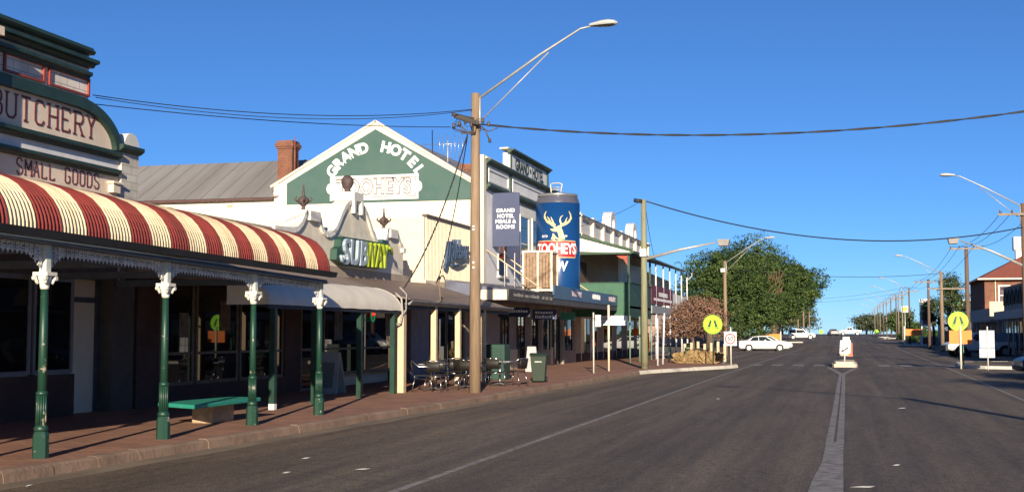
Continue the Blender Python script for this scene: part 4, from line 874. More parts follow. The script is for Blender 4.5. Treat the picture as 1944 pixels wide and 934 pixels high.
MB().tube([(BX+.47, 86.42, 3.35), (BX+.52, 86.40, 3.35)], .35, 16).build('emblem', M('disc pale', (.5, .48, .48), .6, .2, 6), rs)
# ================================================================== TREES
def leafmat(name, c, c2): return mat(name, c, .6, c2=c2, scale=.75, thr=(.40, .58), spec=.25)
lf = leafmat('dark evergreen leaves', (.074, .112, .027), (.018, .042, .012))
lf2 = leafmat('olive leaves', (.075, .10, .035), (.035, .055, .02))
lf3 = leafmat('dull grey green leaves', (.085, .105, .06), (.05, .065, .035))
lfb = leafmat('dry brown leaves', (.27, .155, .105), (.13, .078, .055))
lfh = leafmat('hedge leaves', (.06, .11, .025), (.025, .05, .015))
bark = M('bark', (.14, .10, .07), .9, .3, 5)
def leaves(blobs, n, size, seed, flat=.55, clump=14):
    rr = random.Random(seed); q = MB(); tot = sum(b_[3]*b_[4]*b_[5] for b_ in blobs)
    for (x, y, z, rx, ry_, rz) in blobs:
        k = int(n*rx*ry_*rz/tot/clump)+1
        for _ in range(k):
            v = Vector((rr.gauss(0, 1), rr.gauss(0, 1), rr.gauss(0, 1))).normalized()
            rad = rr.uniform(.62, 1.0)*(1+.12*math.sin(v.x*5+seed)*math.cos(v.z*6+x))
            cc = Vector((x+v.x*rx*rad, y+v.y*ry_*rad, z+v.z*rz*rad)); cs = size*rr.uniform(1.2, 2.6)
            for _ in range(clump):
                p = cc+Vector((rr.gauss(0, 1)*cs, rr.gauss(0, 1)*cs, rr.gauss(0, 1)*cs*flat)); s_ = size*rr.uniform(.5, 1.1)
                a = Vector((rr.gauss(0, 1), rr.gauss(0, 1), rr.gauss(0, .6))).normalized(); b_ = a.cross(v+Vector((rr.uniform(-.6, .6), rr.uniform(-.6, .6), rr.uniform(0, 1)))).normalized()
                q.add([p-a*s_-b_*s_*.4, p+a*s_*.2-b_*s_*.7, p+a*s_+b_*s_*.3, p-a*s_*.1+b_*s_*.7], [(0, 1, 2, 3)])
    return q
def tree(name, label, x, y, blobs, n, size, m_, seed, h0=None, tr=.3, group=None, cat='tree', limbs=5, core=True):
    z0 = gz(y); t_ = thing(name, label, cat, (x, y, z0), group)
    q = leaves(blobs, n, size, seed)
    q.build('crown', m_, t_, recalc=False)
    rr = random.Random(seed+1); s = MB(); cz = sum(b_[2] for b_ in blobs)/len(blobs)
    s.tube([(x, y, z0-.1), (x+.05, y, z0+(cz-z0)*.35), (x-.1, y, cz)], [tr*1.25, tr, tr*.6], 9)
    for i in range(limbs):
        b_ = blobs[i % len(blobs)]; st = z0+(cz-z0)*rr.uniform(.35, .7)
        s.tube([(x, y, st), ((x+b_[0])/2+rr.uniform(-.3, .3), (y+b_[1])/2, (st+b_[2])/2+.2), (b_[0]+rr.uniform(-.4, .4), b_[1], b_[2]+rr.uniform(-.2, .5)*b_[5])], [tr*.5, tr*.33, tr*.1], 6)
    s.build('trunk', bark, t_)
    return t_
TG = 'large evergreen street trees on left'
def crownblobs(cx, cy, z0, z1, rad, seed, n=9):
    rr = random.Random(seed); out = []
    for i in range(n):
        a = rr.uniform(0, 6.28); k = rr.uniform(.2, .62); zz = rr.uniform(.2, .82); e = rad*rr.uniform(.38, .55)
        sh = math.sqrt(max(.12, 1-(2*zz-.9)**2)); out.append((cx+math.cos(a)*k*rad*sh, cy+math.sin(a)*k*rad*sh, z0+(z1-z0)*zz, e, e, (z1-z0)*rr.uniform(.17, .24)))
    out.append((cx, cy, (z0+z1)/2, rad*.62, rad*.62, (z1-z0)*.42)); return out
tree('evergreen_tree', 'broad dark evergreen nearest the white posted verandah', -14.6, 142, crownblobs(-14.0, 142, .5, 11.0, 5.8, 11, 13), 26000, .135, lf, 1, tr=.4, group=TG)
tree('evergreen_tree', 'tallest dark evergreen rising behind the light pole', -12.2, 152, crownblobs(-12.2, 152, .5, 13.6, 5.6, 12, 13), 28000, .14, lf, 2, tr=.45, group=TG)
tree('evergreen_tree', 'dark evergreen with brown dead branches behind white sedan', -10.8, 168, crownblobs(-10.8, 168, .7, 14.0, 5.4, 13, 13), 26000, .15, lf, 3, tr=.45, group=TG)
tree('evergreen_tree', 'dark evergreen spreading over orange board near white wagon', -10.0, 186, crownblobs(-8.9, 186, 2.2, 14.0, 5.2, 14, 12), 22000, .165, lf, 4, tr=.45, group=TG)
tree('evergreen_tree', 'dark evergreen farthest along, its crown reaching over the road', -10.5, 206, crownblobs(-7.4, 206, 5.0, 13.2, 4.7, 15, 11), 17000, .18, lf, 5, tr=.45, group=TG)
q = MB(); rr = random.Random(77)
for i in range(60):
    a = Vector((-8.6+rr.uniform(-.8, 1.0), 162.4, 8.2+rr.uniform(-2.2, .6))); q.tube([a, a+Vector((rr.uniform(-.2, .5), rr.uniform(-.5, .2), rr.uniform(.4, 1.1)))], .035, 4)
q.build('dead_branches', M('dead twig', (.22, .13, .08), .9), bpy.data.objects['evergreen_tree.002'])
# dry brown tree at the crossing
tree('dry_brown_tree', 'small brown leaved tree standing in front of white posted verandah', -8.6, 74, [(-8.9, 74, 2.3, 1.4, 1.3, 1.0), (-7.9, 74, 2.7, 1.2, 1.1, 1.0), (-8.2, 74.2, 3.35, 1.2, 1.0, .65), (-7.2, 74, 2.4, .75, .8, .9), (-10.0, 74, 1.7, .9, .7, .4), (-9.5, 74, 3.0, .5, .5, .4), (-6.9, 74, 1.7, .5, .5, .45), (-7.2, 74, 3.3, .4, .4, .35), (-8.4, 74, 2.6, 1.6, 1.2, 1.1)], 16000, .055, lfb, 21, tr=.09, limbs=6)
FT = 'far trees beyond the crest'
for i, (x, y, h, rad, mm, nm, lb) in enumerate([(-15, 300, 11, 6, lf2, 'tree', 'olive tree left of the road near the crest behind parked wagon'), (-11.5, 335, 9, 5, lf3, 'tree', 'thin grey green tree left of dark car at crest'), (-17, 360, 10, 7, lf2, 'tree', 'rounded tree far left of the crest'),
        (6.5, 420, 6.5, 5, lf3, 'tree', 'low dark spreading tree just right of the crest'), (10, 450, 7, 6, lf2, 'tree', 'far grey tree behind row of poles'), (15, 400, 7, 6, lf3, 'tree', 'far tree behind the pole row on right')]):
    zb = gz(y); tree(nm, lb, x, y, crownblobs(x, y, zb+1.0, zb+h, rad, 40+i, 8), 3200, .34, mm, 60+i, tr=.3, group=FT, limbs=4)
tree('street_tree', 'dark rounded tree behind orange disc sign and poles', 10.9, 256, crownblobs(10.9, 256, 1.3, 6.6, 2.6, 51, 10), 6000, .24, lf, 71, tr=.3)
tree('gum_tree', 'tall loose gum tree behind tall pole by service station', 12.1, 161, crownblobs(12.1, 161, 2.8, 9.6, 2.1, 52, 9), 4200, .13, lf2, 72, tr=.22)
tree('gum_tree', 'shorter gum tree left of taller gum by service station', 11.0, 172, crownblobs(10.9, 172, 2.2, 6.8, 1.5, 53, 8), 2400, .13, lf2, 73, tr=.18)
tree('gum_tree', 'airy gum tree immediately left of red brick building', 13.2, 158, crownblobs(13.2, 158, 3.0, 7.0, 1.5, 54, 8), 1800, .13, lf2, 74, tr=.16)
tree('street_tree', 'low dark bushy tree beside tall white pylon sign', 11.6, 215, crownblobs(11.6, 215, .8, 3.9, 2.0, 55, 8), 2600, .16, lf, 75, tr=.2)
hd = leaves([(9.0+i*.75, 222+i*4.0, gz(222+i*4)+.55, .9, 2.2, .65) for i in range(14)], 9000, .12, 90); 
tag(hd.build('hedge', lfh, None, recalc=False), 'low bright green hedge along right kerb far up the street', 'hedge')
hd = leaves([(9.4+i*.5, 196+i*1.7, gz(200)+.4, .8, 1.2, .5) for i in range(8)], 4000, .1, 91)
tag(hd.build('hedge', lf, None, recalc=False), 'low dark hedge behind orange board on right', 'hedge')
# dry flax clump / straw at foot of brown tree
q = MB(); rr = random.Random(31)
for i in range(1100):
    x = rr.uniform(-8.5, -6.45); y = 66.5+rr.uniform(-.6, .8)-(x+7.4)*.2; h = rr.uniform(.2, .78)*(1-.25*abs(x+7.4)); a = rr.uniform(0, 6.28); s_ = .035
    q.add([(x-s_, y, .14), (x+s_, y, .14), (x+.22*math.cos(a)+s_*.6, y+.2*math.sin(a), .14+h), (x+.36*math.cos(a), y+.3*math.sin(a), .14+h*.75)], [(0,1,2,3)])
tag(q.build('dry_grass_clump', M('straw', (.30, .20, .085), .8, .35, 9), recalc=False), 'clump of straw coloured dry grass at foot of brown tree', 'plant')
for i in range(7):
    x = -8.5+i*.36; q = MB().box(x-.07, x+.07, 69.4, 69.55, .14, 1.12+.06*(i % 3)); tag(q.build('timber_stake', M('pale stake', (.60, .46, .30), .8, .15), bevel=.01), 'pale upright timber stake behind dry grass at crossing', 'stake', 'timber stakes in garden bed')
# ================================================================== POLES, LIGHTS, WIRES
def lamp_head(mb, p, d, k=1.0):   # cobra head along d
    p = Vector(p); d = Vector(d).normalized(); sd_ = d.cross(Vector((0, 0, 1))).normalized(); 
    prof = [(0, .05, .05), (.12, .10, .07), (.3, .17, .10), (.5, .19, .11), (.66, .14, .08), (.74, .03, .03)]; n = 12; vs = []
    for t_, w_, h_ in prof:
        for j in range(n):
            a = 2*math.pi*j/n; vs.append(p+d*t_*k+sd_*math.cos(a)*w_*k+Vector((0, 0, math.sin(a)*h_*k*(1.0 if math.sin(a) > 0 else .7))))
    fs = [(i*n+j, i*n+(j+1) % n, (i+1)*n+(j+1) % n, (i+1)*n+j) for i in range(len(prof)-1) for j in range(n)]
    for q_ in fs:
        low = sum(vs[i].z for i in q_)/4 < p.z-.02; mb.add([vs[i] for i in q_], [(0,1,2,3)], 1 if low else 0, True)
lampw = M('lamp housing', (.58, .58, .56), .35, .05, metal=.2); lampg = M('lamp glass bowl', (.10, .10, .09), .25, .1)
def power_pole(name, lab, x, y, h, m_, lamp=None, arms=(), rad=.14, group=None, cat='power pole', lamp_dx=3.2, lamp_dz=1.75, rise=True):
    z0 = gz(y); base = .13 if abs(x) > 8.3 and y < 92 else 0
    t_ = thing(name, lab, cat, (x, y, z0+base), group)
    MB().tube([(x, y, z0+base-.1), (x, y, z0+h*.5), (x, y, z0+h)], [rad*1.15, rad, rad*.82], 12).build('pole', m_, t_)
    for (az, al, off) in arms:
        MB().box(x-al/2+off, x+al/2+off, y-rad-.09, y-rad, z0+az-.06, z0+az+.06).build('crossarm', M('crossarm timber', (.26, .21, .16), .8, .2), t_)
        for k in (-.46, -.2, .2, .46):
            MB().lathe((x+off+al*k, y-rad-.045, z0+az+.06), [(.02, 0), (.045, .05), (.03, .09), (.05, .12), (.01, .17)], 8).build('insulator', M('insulator brown', (.12, .06, .05), .3), t_)
    if lamp:
        s_ = lamp; zt = z0+h-.12; X = x+s_*rad*.85
        a = MB().tube([(X, y, zt-.9), (X, y, zt)], .035, 6).tube([(X, y, zt), (X+s_*lamp_dx*.55, y, zt+lamp_dz*.62), (X+s_*lamp_dx*.9, y, zt+lamp_dz*.97), (X+s_*lamp_dx, y, zt+lamp_dz)], [.035, .032, .025, .024], 8).tube([(X, y, zt-.65), (X+s_*lamp_dx*.62, y, zt+lamp_dz*.64)], .018, 6)
        la = a.build('lamp_arm', galv, t_)
        q = MB(); lamp_head(q, (X+s_*lamp_dx*.98, y, zt+lamp_dz+.02), (s_, 0, .03)); q.build('lamp_head', [lampw, lampg], la)
    return t_
PG = 'timber poles carrying the street lights and lines'
p1 = power_pole('power_pole', 'tall timber pole with long lamp arm beside cafe tables', -9.44, 32.05, 8.07, wood, 1, rad=.138, group=PG, lamp_dx=3.05, lamp_dz=1.75)
q = MB().tube([(-9.5, 31.95, 7.36), (-9.95, 31.6, 7.46)], .05, 8); rr = random.Random(4)
q.bar((-9.35, 31.88, 7.24), (-9.88, 31.6, 7.42), .09, .11); q.build('crossarm', M('dark crossarm', (.05, .042, .035), .8), p1)
q = MB()
for i in range(9):
    a = rr.uniform(0, 6.28); c_ = Vector((-9.44+rr.uniform(-.55, .35), 31.85, 7.2+rr.uniform(-.12, .22))); q.tube([c_, c_+Vector((rr.uniform(-.12, .12), -.05, rr.uniform(-.15, .15))), c_+Vector((rr.uniform(-.2, .2), 0, -.15)), Vector((-9.4, 31.9, 6.95))], .012, 5)
for i in range(7): q.lathe((-9.95+i*.16, 31.75, 7.12+.05*(i % 3)), [(.03, 0), (.05, .04), (.03, .07), (.05, .1), (.01, .14)], 7)
q.tube([(-9.3, 31.9, 7.2), (-9.1, 31.8, 7.05), (-8.98, 31.8, 6.75)], .018, 5).tube([(-9.3, 31.9, 7.1), (-9.0, 31.8, 7.0), (-8.75, 31.8, 7.08)], .014, 5).tube([(-8.98, 31.8, 6.8), (-8.97, 31.8, 6.7)], .04, 6)
q.build('cable_fittings', M('fittings', (.07, .055, .05), .6, .3), p1)
q = MB()
for z in (6.45-1.95, 4.42, 3.55, 3.42): q.tube([(-9.44, 31.88, z), (-9.44, 31.90, z)], .03, 8)
q.build('bolt', signwhite, p1)
p2 = power_pole('power_pole', 'greenish timber pole with horizontal floodlight beam before balcony building', -8.55, 55.4, 7.6, woodg, None, rad=.14, group=PG)
def flood(p, x, y, z, s_, x2, z2, m_=galv):
    a = MB().tube([(x, y, z), (x+(x2-x)*.45, y, z+(z2-z)*.58), (x2-s_*.35, y, z2)], [.075, .06, .035], 8).build('floodlight_arm', m_, p)
    q = MB().add([(x2-.2, y-.22, z2-.16), (x2+.2, y-.22, z2-.16), (x2+.2, y+.22, z2-.16), (x2-.2, y+.22, z2-.16), (x2-.27, y-.28, z2+.12), (x2+.27, y-.28, z2+.12), (x2+.27, y+.28, z2+.12), (x2-.27, y+.28, z2+.12)], [(3,2,1,0),(4,5,6,7),(0,1,5,4),(1,2,6,5),(2,3,7,6),(3,0,4,7)])
    q.build('floodlight', M('floodlight grey', (.30, .29, .27), .5, .1), a, bevel=.02)
flood(p2, -8.5, 55.4, 4.95, 1, -5.05, 5.63)
MB().box(-8.7, -8.42, 55.15, 55.24, 5.05, 5.4).build('junction_box', signwhite, p2, bevel=.02)
MB().tube([(-8.95, 55.2, 7.55), (-8.6, 55.3, 7.5)], .09, 8).build('line_fitting', dark, p2)
pr = power_pole('power_pole', 'brown timber pole at right edge with lamp arm and crossarm', 8.62, 66.7, 8.1, woodr, -1, [(7.55, 2.2, -.1)], .15, PG, lamp_dx=3.1, lamp_dz=1.6)
flood(pr, 8.6, 66.7, 4.98, -1, 5.3, 6.3)
p3 = power_pole('power_pole', 'slim timber pole with lamp standing before the large evergreens', -8.6, 95, 7.05, wood, 1, [], .13, PG, lamp_dx=2.9, lamp_dz=1.75)
MB().box(-8.9, -8.55, 94.7, 94.85, 6.2, 6.5).build('junction_box', lampw, p3, bevel=.03)
power_pole('power_pole', 'brown double pole with wide crossarm left of brick building', 8.55, 96.5, 7.9, woodr, None, [(7.75, 2.4, 0)], .16, PG)
power_pole('power_pole', 'timber pole with lamp arm and crossarm before gum trees', 8.5, 121, 7.3, wood, -1, [(5.7, 3.6, .6)], .16, PG, lamp_dx=3.2, lamp_dz=1.55)
power_pole('power_pole', 'timber pole with crossarm just left of gum trees', 8.5, 139.5, 7.3, woodr, None, [(7.0, 2.2, -.3)], .14, PG)
wfar = M('far pole timber', (.22, .19, .155), .85, .2, 5)
Yp = [(181, 8.5, 1, 2.6), (203, 8.5, 0, 2.2), (227, 8.5, 1, 2.4), (238, 9.3, 0, 2.0), (256, 8.6, 0, 2.2), (283, 8.6, 1, 2.2), (306, 8.6, 0, 2.2), (335, 8.6, 1, 2.2), (361, 8.6, 0, 2.2), (395, 8.6, 1, 2.2), (430, 8.6, 0, 2), (470, 8.7, 1, 2)]
lbs = ['first', 'second', 'third', 'fourth', 'fifth', 'sixth', 'seventh', 'eighth', 'ninth', 'tenth', 'eleventh', 'twelfth']
for i, (y, x, l_, al) in enumerate(Yp):
    power_pole('power_pole', f'far roadside pole, {lbs[i]} in the receding row beyond gum trees', x, y, 7.6, wfar if i % 2 else woodr, -1 if l_ else None, [(7.1, al, 0)], .115, PG, lamp_dx=3.2, lamp_dz=1.5)
for i, (y, x) in enumerate([(232, -9.4), (262, -9.2), (268, -8.3), (330, -8.8)]):
    power_pole('power_pole', f'slim far pole, {["nearest", "second", "third", "farthest"][i]} of those left of road past the evergreens', x, y, 6.6 if i != 3 else 7.5, wood, 1 if i in (0, 3) else None, [], .14, PG, lamp_dx=2.8, lamp_dz=1.4)
power_pole('power_pole', 'timber pole with lamp arm near the camera outside the view', 8.7, 5.5, 8.1, wood, -1, [], .15, PG)
def wire(name, lab, a, b_, sag, rad=.012, n=26, twist=0, cat='cable', group='overhead lines'):
    a = Vector(a); b_ = Vector(b_); P = []
    for i in range(n+1):
        t_ = i/n; p = a.lerp(b_, t_); p.z -= sag*4*t_*(1-t_); P.append(p)
    q = MB()
    if twist:
        for ph in (0, math.pi):
            N = 260; PP = []
            for i in range(N+1):
                t_ = i/N; p = a.lerp(b_, t_); p.z -= sag*4*t_*(1-t_); th = ph+t_*70; PP.append(p+Vector((0, math.cos(th), math.sin(th)))*rad*.8)
            q.tube(PP, rad, 5)
    else: q.tube(P, rad, 5)
    return tag(q.build(name, cable), lab, cat, group)
wire('power_cable', 'thick twisted black cable crossing the street from the cafe pole', (-9.3, 31.9, 7.22), (11.5, 32.5, 8.3), 1.0, .017, twist=1)
wire('power_cable', 'long sagging cable from greenish pole across to right hand pole', (-8.4, 55.3, 7.5), (8.55, 66.6, 6.9), 1.15, .03, n=40)
wire('service_wire', 'upper thin wire from cafe pole to butchery parapet', (-9.5, 31.9, 7.62), (-14.5, 22.1, 6.45), .28, .010)
wire('service_wire', 'pale wire running just beneath upper one toward butchery parapet', (-9.5, 31.9, 7.60), (-14.5, 22.2, 6.42), .33, .008)
wire('service_wire', 'lower thin wire from cafe pole to butchery parapet', (-10.0, 31.6, 7.12), (-14.5, 22.18, 6.28), .12, .010)
wire('service_wire', 'twisted service cable dropping from cafe pole to sandwich shop awning', (-9.6, 31.85, 6.95), (-11.3, 31.7, 2.9), .42, .016, twist=1)
wire('service_wire', 'thin service cable looping from cafe pole toward script sign shop', (-9.6, 31.85, 6.9), (-11.4, 35.0, 3.35), .3, .014)
wire('service_wire', 'thin wire from giant can area to greenish pole', (-13.9, 62, 6.9), (-8.7, 55.4, 7.5), .25, .01)
for k in (0, 1): wire('service_wire', 'drooping wire beside greenish pole toward balcony roof', (-8.5, 55.5, 7.45-.3*k), (-10.5, 74-4*k, 5.95), .9, .012)
wire('power_cable', 'cable from slim left pole crossing toward right hand poles', (-8.5, 95, 6.45), (8.4, 121, 7.1), .45, .02)
for j, (dx, lab) in enumerate(((-1.0, 'outer'), (-.5, 'inner'), (.5, 'building side'))):
    pts = [(8.62+dx, 66.6, 7.72), (8.55+dx, 96.3, 7.92), (8.5+dx, 139.3, 7.2), (8.5+dx, 181, 8.0), (8.5+dx, 227, 8.3), (8.6+dx, 256, 8.6), (8.6+dx, 306, 9.0)]
    for a, c_ in zip(pts, pts[1:]): wire('line_wire', f'{lab} of the three line wires strung along right hand poles', a, c_, .55, .014, n=12)
for y, z in ((181, 8), (203, 7.9)): wire('line_wire', 'faint line wire crossing the street high in the distance', (-9.4, y+50, 7.7), (8.5, y, z), .5, .016, n=12)
# ================================================================== ROAD SIGNS
lime = M('fluorescent lime sign', (.34, .94, .0), .5, .02, 2); blk = M('sign black', (.015, .02, .012), .5); redr = M('sign red', (.55, .05, .04), .5, .03)
postw = M('white post', (.70, .67, .58), .5, .08); orange = M('orange board', (.92, .23, .03), .6, .05)
def pedsign(name, lab, x, y, zc, rad, sc=1, post=None, zb=.14):
    t_ = thing(name, lab, 'sign', (x, y, zb+gz(y)), 'lime pedestrian crossing discs'); z = zc+gz(y)
    MB().tube([(x, y, z), (x, y+.012, z)], rad, 40, sm=False).build('disc', lime, t_)
    q = MB(); k = rad/.48
    for s_ in (-1, 1):
        q.prism([(x+s_*.04*k, z+.22*k), (x+s_*.14*k, z+.22*k), (x+s_*.26*k, z-.12*k), (x+s_*.13*k, z-.16*k)], 'y', y-.006, y-.002)
        q.prism([(x+s_*.15*k, z-.20*k), (x+s_*.29*k, z-.14*k), (x+s_*.29*k, z-.19*k), (x+s_*.16*k, z-.25*k)], 'y', y-.006, y-.002)
    q.tube([(x+rad*.97*math.cos(a), y-.004, z+rad*.97*math.sin(a)) for a in [2*math.pi*i/40 for i in range(41)]], .006*k, 4, caps=False); q.build('walking_legs_symbol', blk, t_)
    MB().tube([(x+(post or 0), y+.04, zb+gz(y)), (x+(post or 0), y+.04, z+rad*.2)], .03, 8).build('post', green if post is None else postw, t_)
    return t_
pedsign('crossing_sign', 'lime walking legs disc on green post beside dry brown tree', -6.35, 63.2, 2.12, .47)
t_ = thing('speed_sign', 'white 50 speed limit sign with red ring on white kerb', 'sign', (-5.45, 62.8, .14))
MB().box(-5.76, -5.16, 62.78, 62.8, 1.08, 1.76).build('plate', signwhite, t_, bevel=.004)
q = MB().tube([(-5.46+.235*math.cos(a), 62.77, 1.42+.235*math.sin(a)) for a in [2*math.pi*i/32 for i in range(33)]], .032, 6, caps=False); q.build('ring', redr, t_)
facY(text('50', .30, .004, .006), -5.46, 62.77, 1.42).build('lettering', blk, t_)
MB().tube([(-5.44, 62.83, .14), (-5.44, 62.83, 1.98)], .032, 8).build('post', postw, t_)
t_ = thing('crossing_sign', 'lime walking legs disc above orange board on white post, right side', 'sign', (5.3, 63.9, 0), 'lime pedestrian crossing discs'); x, y = 5.28, 63.9
MB().tube([(5.22, y+.03, 2.26), (5.22, y+.042, 2.26)], .46, 40, sm=False).build('disc', lime, t_)
q = MB()
for s_ in (-1, 1):
    q.prism([(5.22+s_*.04, 2.48), (5.22+s_*.14, 2.48), (5.22+s_*.26, 2.14), (5.22+s_*.13, 2.10)], 'y', y+.02, y+.028); q.prism([(5.22+s_*.15, 2.06), (5.22+s_*.29, 2.12), (5.22+s_*.29, 2.07), (5.22+s_*.16, 2.01)], 'y', y+.02, y+.028)
q.build('walking_legs_symbol', blk, t_)
MB().box(4.8, 5.82, y+.03, y+.05, 1.18, 1.82).build('orange_board', orange, t_)
MB().tube([(5.3, y-.03, -.03), (5.3, y-.03, 2.05)], .045, 10).build('post', postw, t_)
MB().tube([(5.62, y+2.4, 0), (5.62, y+2.4, 1.4)], .03, 8).build('rear_post', M('green tube post', (.06, .2, .14), .5), t_)
t_ = thing('blank_sign', 'plain pale grey sign back with two panels on white post', 'sign', (6.35, 62.3, 0))
MB().box(6.0, 6.66, 62.33, 62.35, 1.02, 1.82).build('panel', M('sign back grey', (.50, .52, .55), .5, .03), t_, bevel=.01); MB().box(5.99, 6.66, 62.325, 62.345, .56, 1.0).build('panel', M('sign back pale', (.60, .62, .66), .5, .03), t_, bevel=.01)
MB().tube([(6.35, 62.3, -.03), (6.35, 62.3, 2.0)], .03, 8).build('post', postw, t_)
# orange boards
def oboard(lab, x0, x1, y, zb, zt):
    t_ = thing('orange_barrier_board', lab, 'barrier', ((x0+x1)/2, y, gz(y)), 'orange boards on white posts'); g0 = gz(y)
    MB().box(x0, x1, y, y+.03, g0+zb, g0+zt).build('board', orange, t_)
    for x in (x0, x1): MB().box(x-.06, x+.06, y-.1, y-.01, g0, g0+zt+.35).build('post', postw, t_)
oboard('orange board on white posts at small white kerb, right side', 7.05, 9.1, 163.5, 1.25, 2.05)
oboard('orange board on white posts beneath evergreens beside white wagon', -10.6, -8.6, 178, .55, 1.35)
for x, y, lab in ((-3.2, 268, 'far lime disc left of road at the crest'), (5.9, 272, 'far lime disc right of road near the crest')): pedsign('crossing_sign', lab, x-1.6 if x < 0 else x+.3, y, .95, .42)
# median islands
def island(y0, y1, x0, x1, lab, zt=.16):
    P = [(x0+.1, y0), (x1-.1, y0), (x1, y0+.3), (x1, y1-.6), ((x0+x1)/2+.2, y1), ((x0+x1)/2-.2, y1), (x0, y1-.6), (x0, y0+.3)]
    o = thing('median_island', lab, 'traffic island', ((x0+x1)/2, y0, gz(y0)))
    z0 = gz(y0); cx_, cy_ = (x0+x1)/2, (y0+y1)/2
    q = MB(); n = 8; I = [((p[0]-cx_)*.82+cx_, (p[1]-cy_)*.9+cy_) for p in P]
    q.add([(*p, z0-.05) for p in P]+[(*p, z0+zt) for p in P]+[(*p, z0+zt) for p in I]+[(*p, z0+zt+.1) for p in I], [(i, (i+1) % n, n+(i+1) % n, n+i) for i in range(n)]+[(n+i, n+(i+1) % n, 2*n+(i+1) % n, 2*n+i) for i in range(n)]+[(2*n+i, 2*n+(i+1) % n, 3*n+(i+1) % n, 3*n+i) for i in range(n)]+[tuple(range(3*n, 4*n))])
    q.build('kerb_block', M('island concrete', (.62, .52, .40), .85, c2=(.40, .32, .24), scale=3, thr=(.25, .5)), o, bevel=.015); return o
island(65.4, 71.5, -.68, .55, 'near cream concrete median island holding the keep left sign'); island(98, 106, -.5, .5, 'farther cream concrete median island with small sign')
t_ = thing('keep_left_sign', 'tilted white keep left sign with black arrow on near median', 'sign', (-.1, 67, .25))
q = MB().box(-.30, .22, 66.98, 67.0, .66, 1.33); q.xf(lambda p: (p.x+(p.z-.7)*.06, p.y, p.z)).build('plate', signwhite, t_)
q = MB(); q.bar((.13, 66.972, .97), (-.14, 66.972, .79), .07, .01, side=(0, 1, 0)); q.prism([(-.24, .735), (-.08, .74), (-.18, .88)], 'y', 66.966, 66.974); q.build('arrow', blk, t_)
facY(text('KEEP', .15, .003, .003), 0, 66.97, 1.22).build('lettering', M('grey lettering', (.2, .2, .2), .5), t_); facY(text('LEFT', .15, .003, .003), 0, 66.97, 1.08).build('lettering', MATS['grey lettering'], t_)
MB().box(.14, .34, 67.6, 67.62, .5, 1.2).build('red_back_plate', M('orange red plate', (.55, .12, .05), .5), t_)
MB().tube([(-.06, 67.04, .2), (-.06, 67.04, 1.3)], .035, 8).build('post', postw, t_)
t_ = thing('keep_left_sign', 'small distant sign on farther median island', 'sign', (.1, 102, .2))
MB().box(-.2, .3, 101.98, 102, .75, 1.4).build('plate', signwhite, t_); MB().tube([(.05, 102.04, .2), (.05, 102.04, 1.4)], .04, 8).build('post', postw, t_)
q = MB(); q.bar((.18, 101.97, 1.05), (-.08, 101.97, .88), .07, .01, side=(0, 1, 0)); q.build('arrow', blk, t_)
# parking sign, footpath posts
t_ = thing('parking_sign', 'small white parking sign on slim pole beside hotel footpath', 'sign', (-9.5, 48.6, .14))
MB().tube([(-9.5, 48.6, .14), (-9.5, 48.6, 2.5)], .03, 8).build('post', postw, t_); MB().box(-9.42, -9.2, 48.56, 48.58, 1.95, 2.4).build('plate', signwhite, t_)
t_ = thing('footpath_post', 'slim cream post with peach stain on hotel footpath', 'post', (-9.45, 51.6, .14)); MB().tube([(-9.45, 51.6, .14), (-9.45, 51.6, 2.85)], .045, 8).build('post', cream, t_)
for i, (x, y, h) in enumerate([(-8.9, 63.6, 2.7), (-8.75, 60.8, 2.4), (-9.1, 67.4, .95), (-8.1, 66.4, .95)]):
    t_ = thing('footpath_post', ['white slanting post near greenish pole', 'white slim post between greenish pole and kerb', 'short green rail post beside bins', 'short green rail post nearest dry grass'][i], 'post', (x, y, .14)); MB().tube([(x, y, .14), (x+(.1 if i == 0 else 0), y, h)], .045, 8).build('post', pg if i < 2 else green, t_)
# bins
def bin_(lab, x, y, m_, rz=0, k=1):
    t_ = thing('wheelie_bin', lab, 'bin', (0, 0, 0), 'green wheelie bins')
    q = MB(); w0, w1, d0, d1 = .19*k, .25*k, .21*k, .29*k
    q.add([(-w0,-d0,.04),(w0,-d0,.04),(w0,d0,.04),(-w0,d0,.04),(-w1,-d1,.82*k),(w1,-d1,.82*k),(w1,d1,.82*k),(-w1,d1,.82*k)], [(3,2,1,0),(4,5,6,7),(0,1,5,4),(1,2,6,5),(2,3,7,6),(3,0,4,7)])
    q.box(-w1-.015, w1+.015, -d1-.015, d1+.015, .80*k, .83*k); q.build('body', m_, t_, bevel=.02)
    q = MB().prism([(-d1-.03, .835*k), (d1+.04, .835*k), (d1, .88*k), (0, .91*k), (-d1, .87*k)], 'x', -w1-.03, w1+.03); q.build('lid', m_, t_, bevel=.01)
    MB().box(-.11, .11, -d1-.02, -d1-.005, .62*k, .66*k).build('label_plate', M('bin label', (.4, .42, .38), .6), t_)
    for s_ in (-1, 1): MB().tube([(s_*w0, d0, .09), (s_*(w0+.05), d0, .09)], .09, 12).build('wheel', black, t_)
    MB().tube([(-w1*.8, d1+.03, .8*k), (w1*.8, d1+.03, .8*k)], .015, 6).build('handle', m_, t_)
    place(t_, (x, y, .14), rz); return t_
gm = M('bin green', (.010, .028, .013), .5, .1); 
bin_('dark green wheelie bin near kerb in front of hotel', -9.45, 39.3, gm, R(8), 1.02)
bin_('dark green wheelie bin at foot of dry brown tree', -8.9, 75.3, gm, R(-10), 1.05)
t_ = thing('footpath_cabinet', 'teal green cabinet with perforated front behind cafe chairs', 'cabinet', (-11.5, 41.3, .14))
cg = M('cabinet green', (.008, .050, .034), .5, .1)
q = MB().box(-11.95, -11.05, 41.0, 41.75, .14, 1.32); q.build('body', cg, t_, bevel=.015)
q = MB()
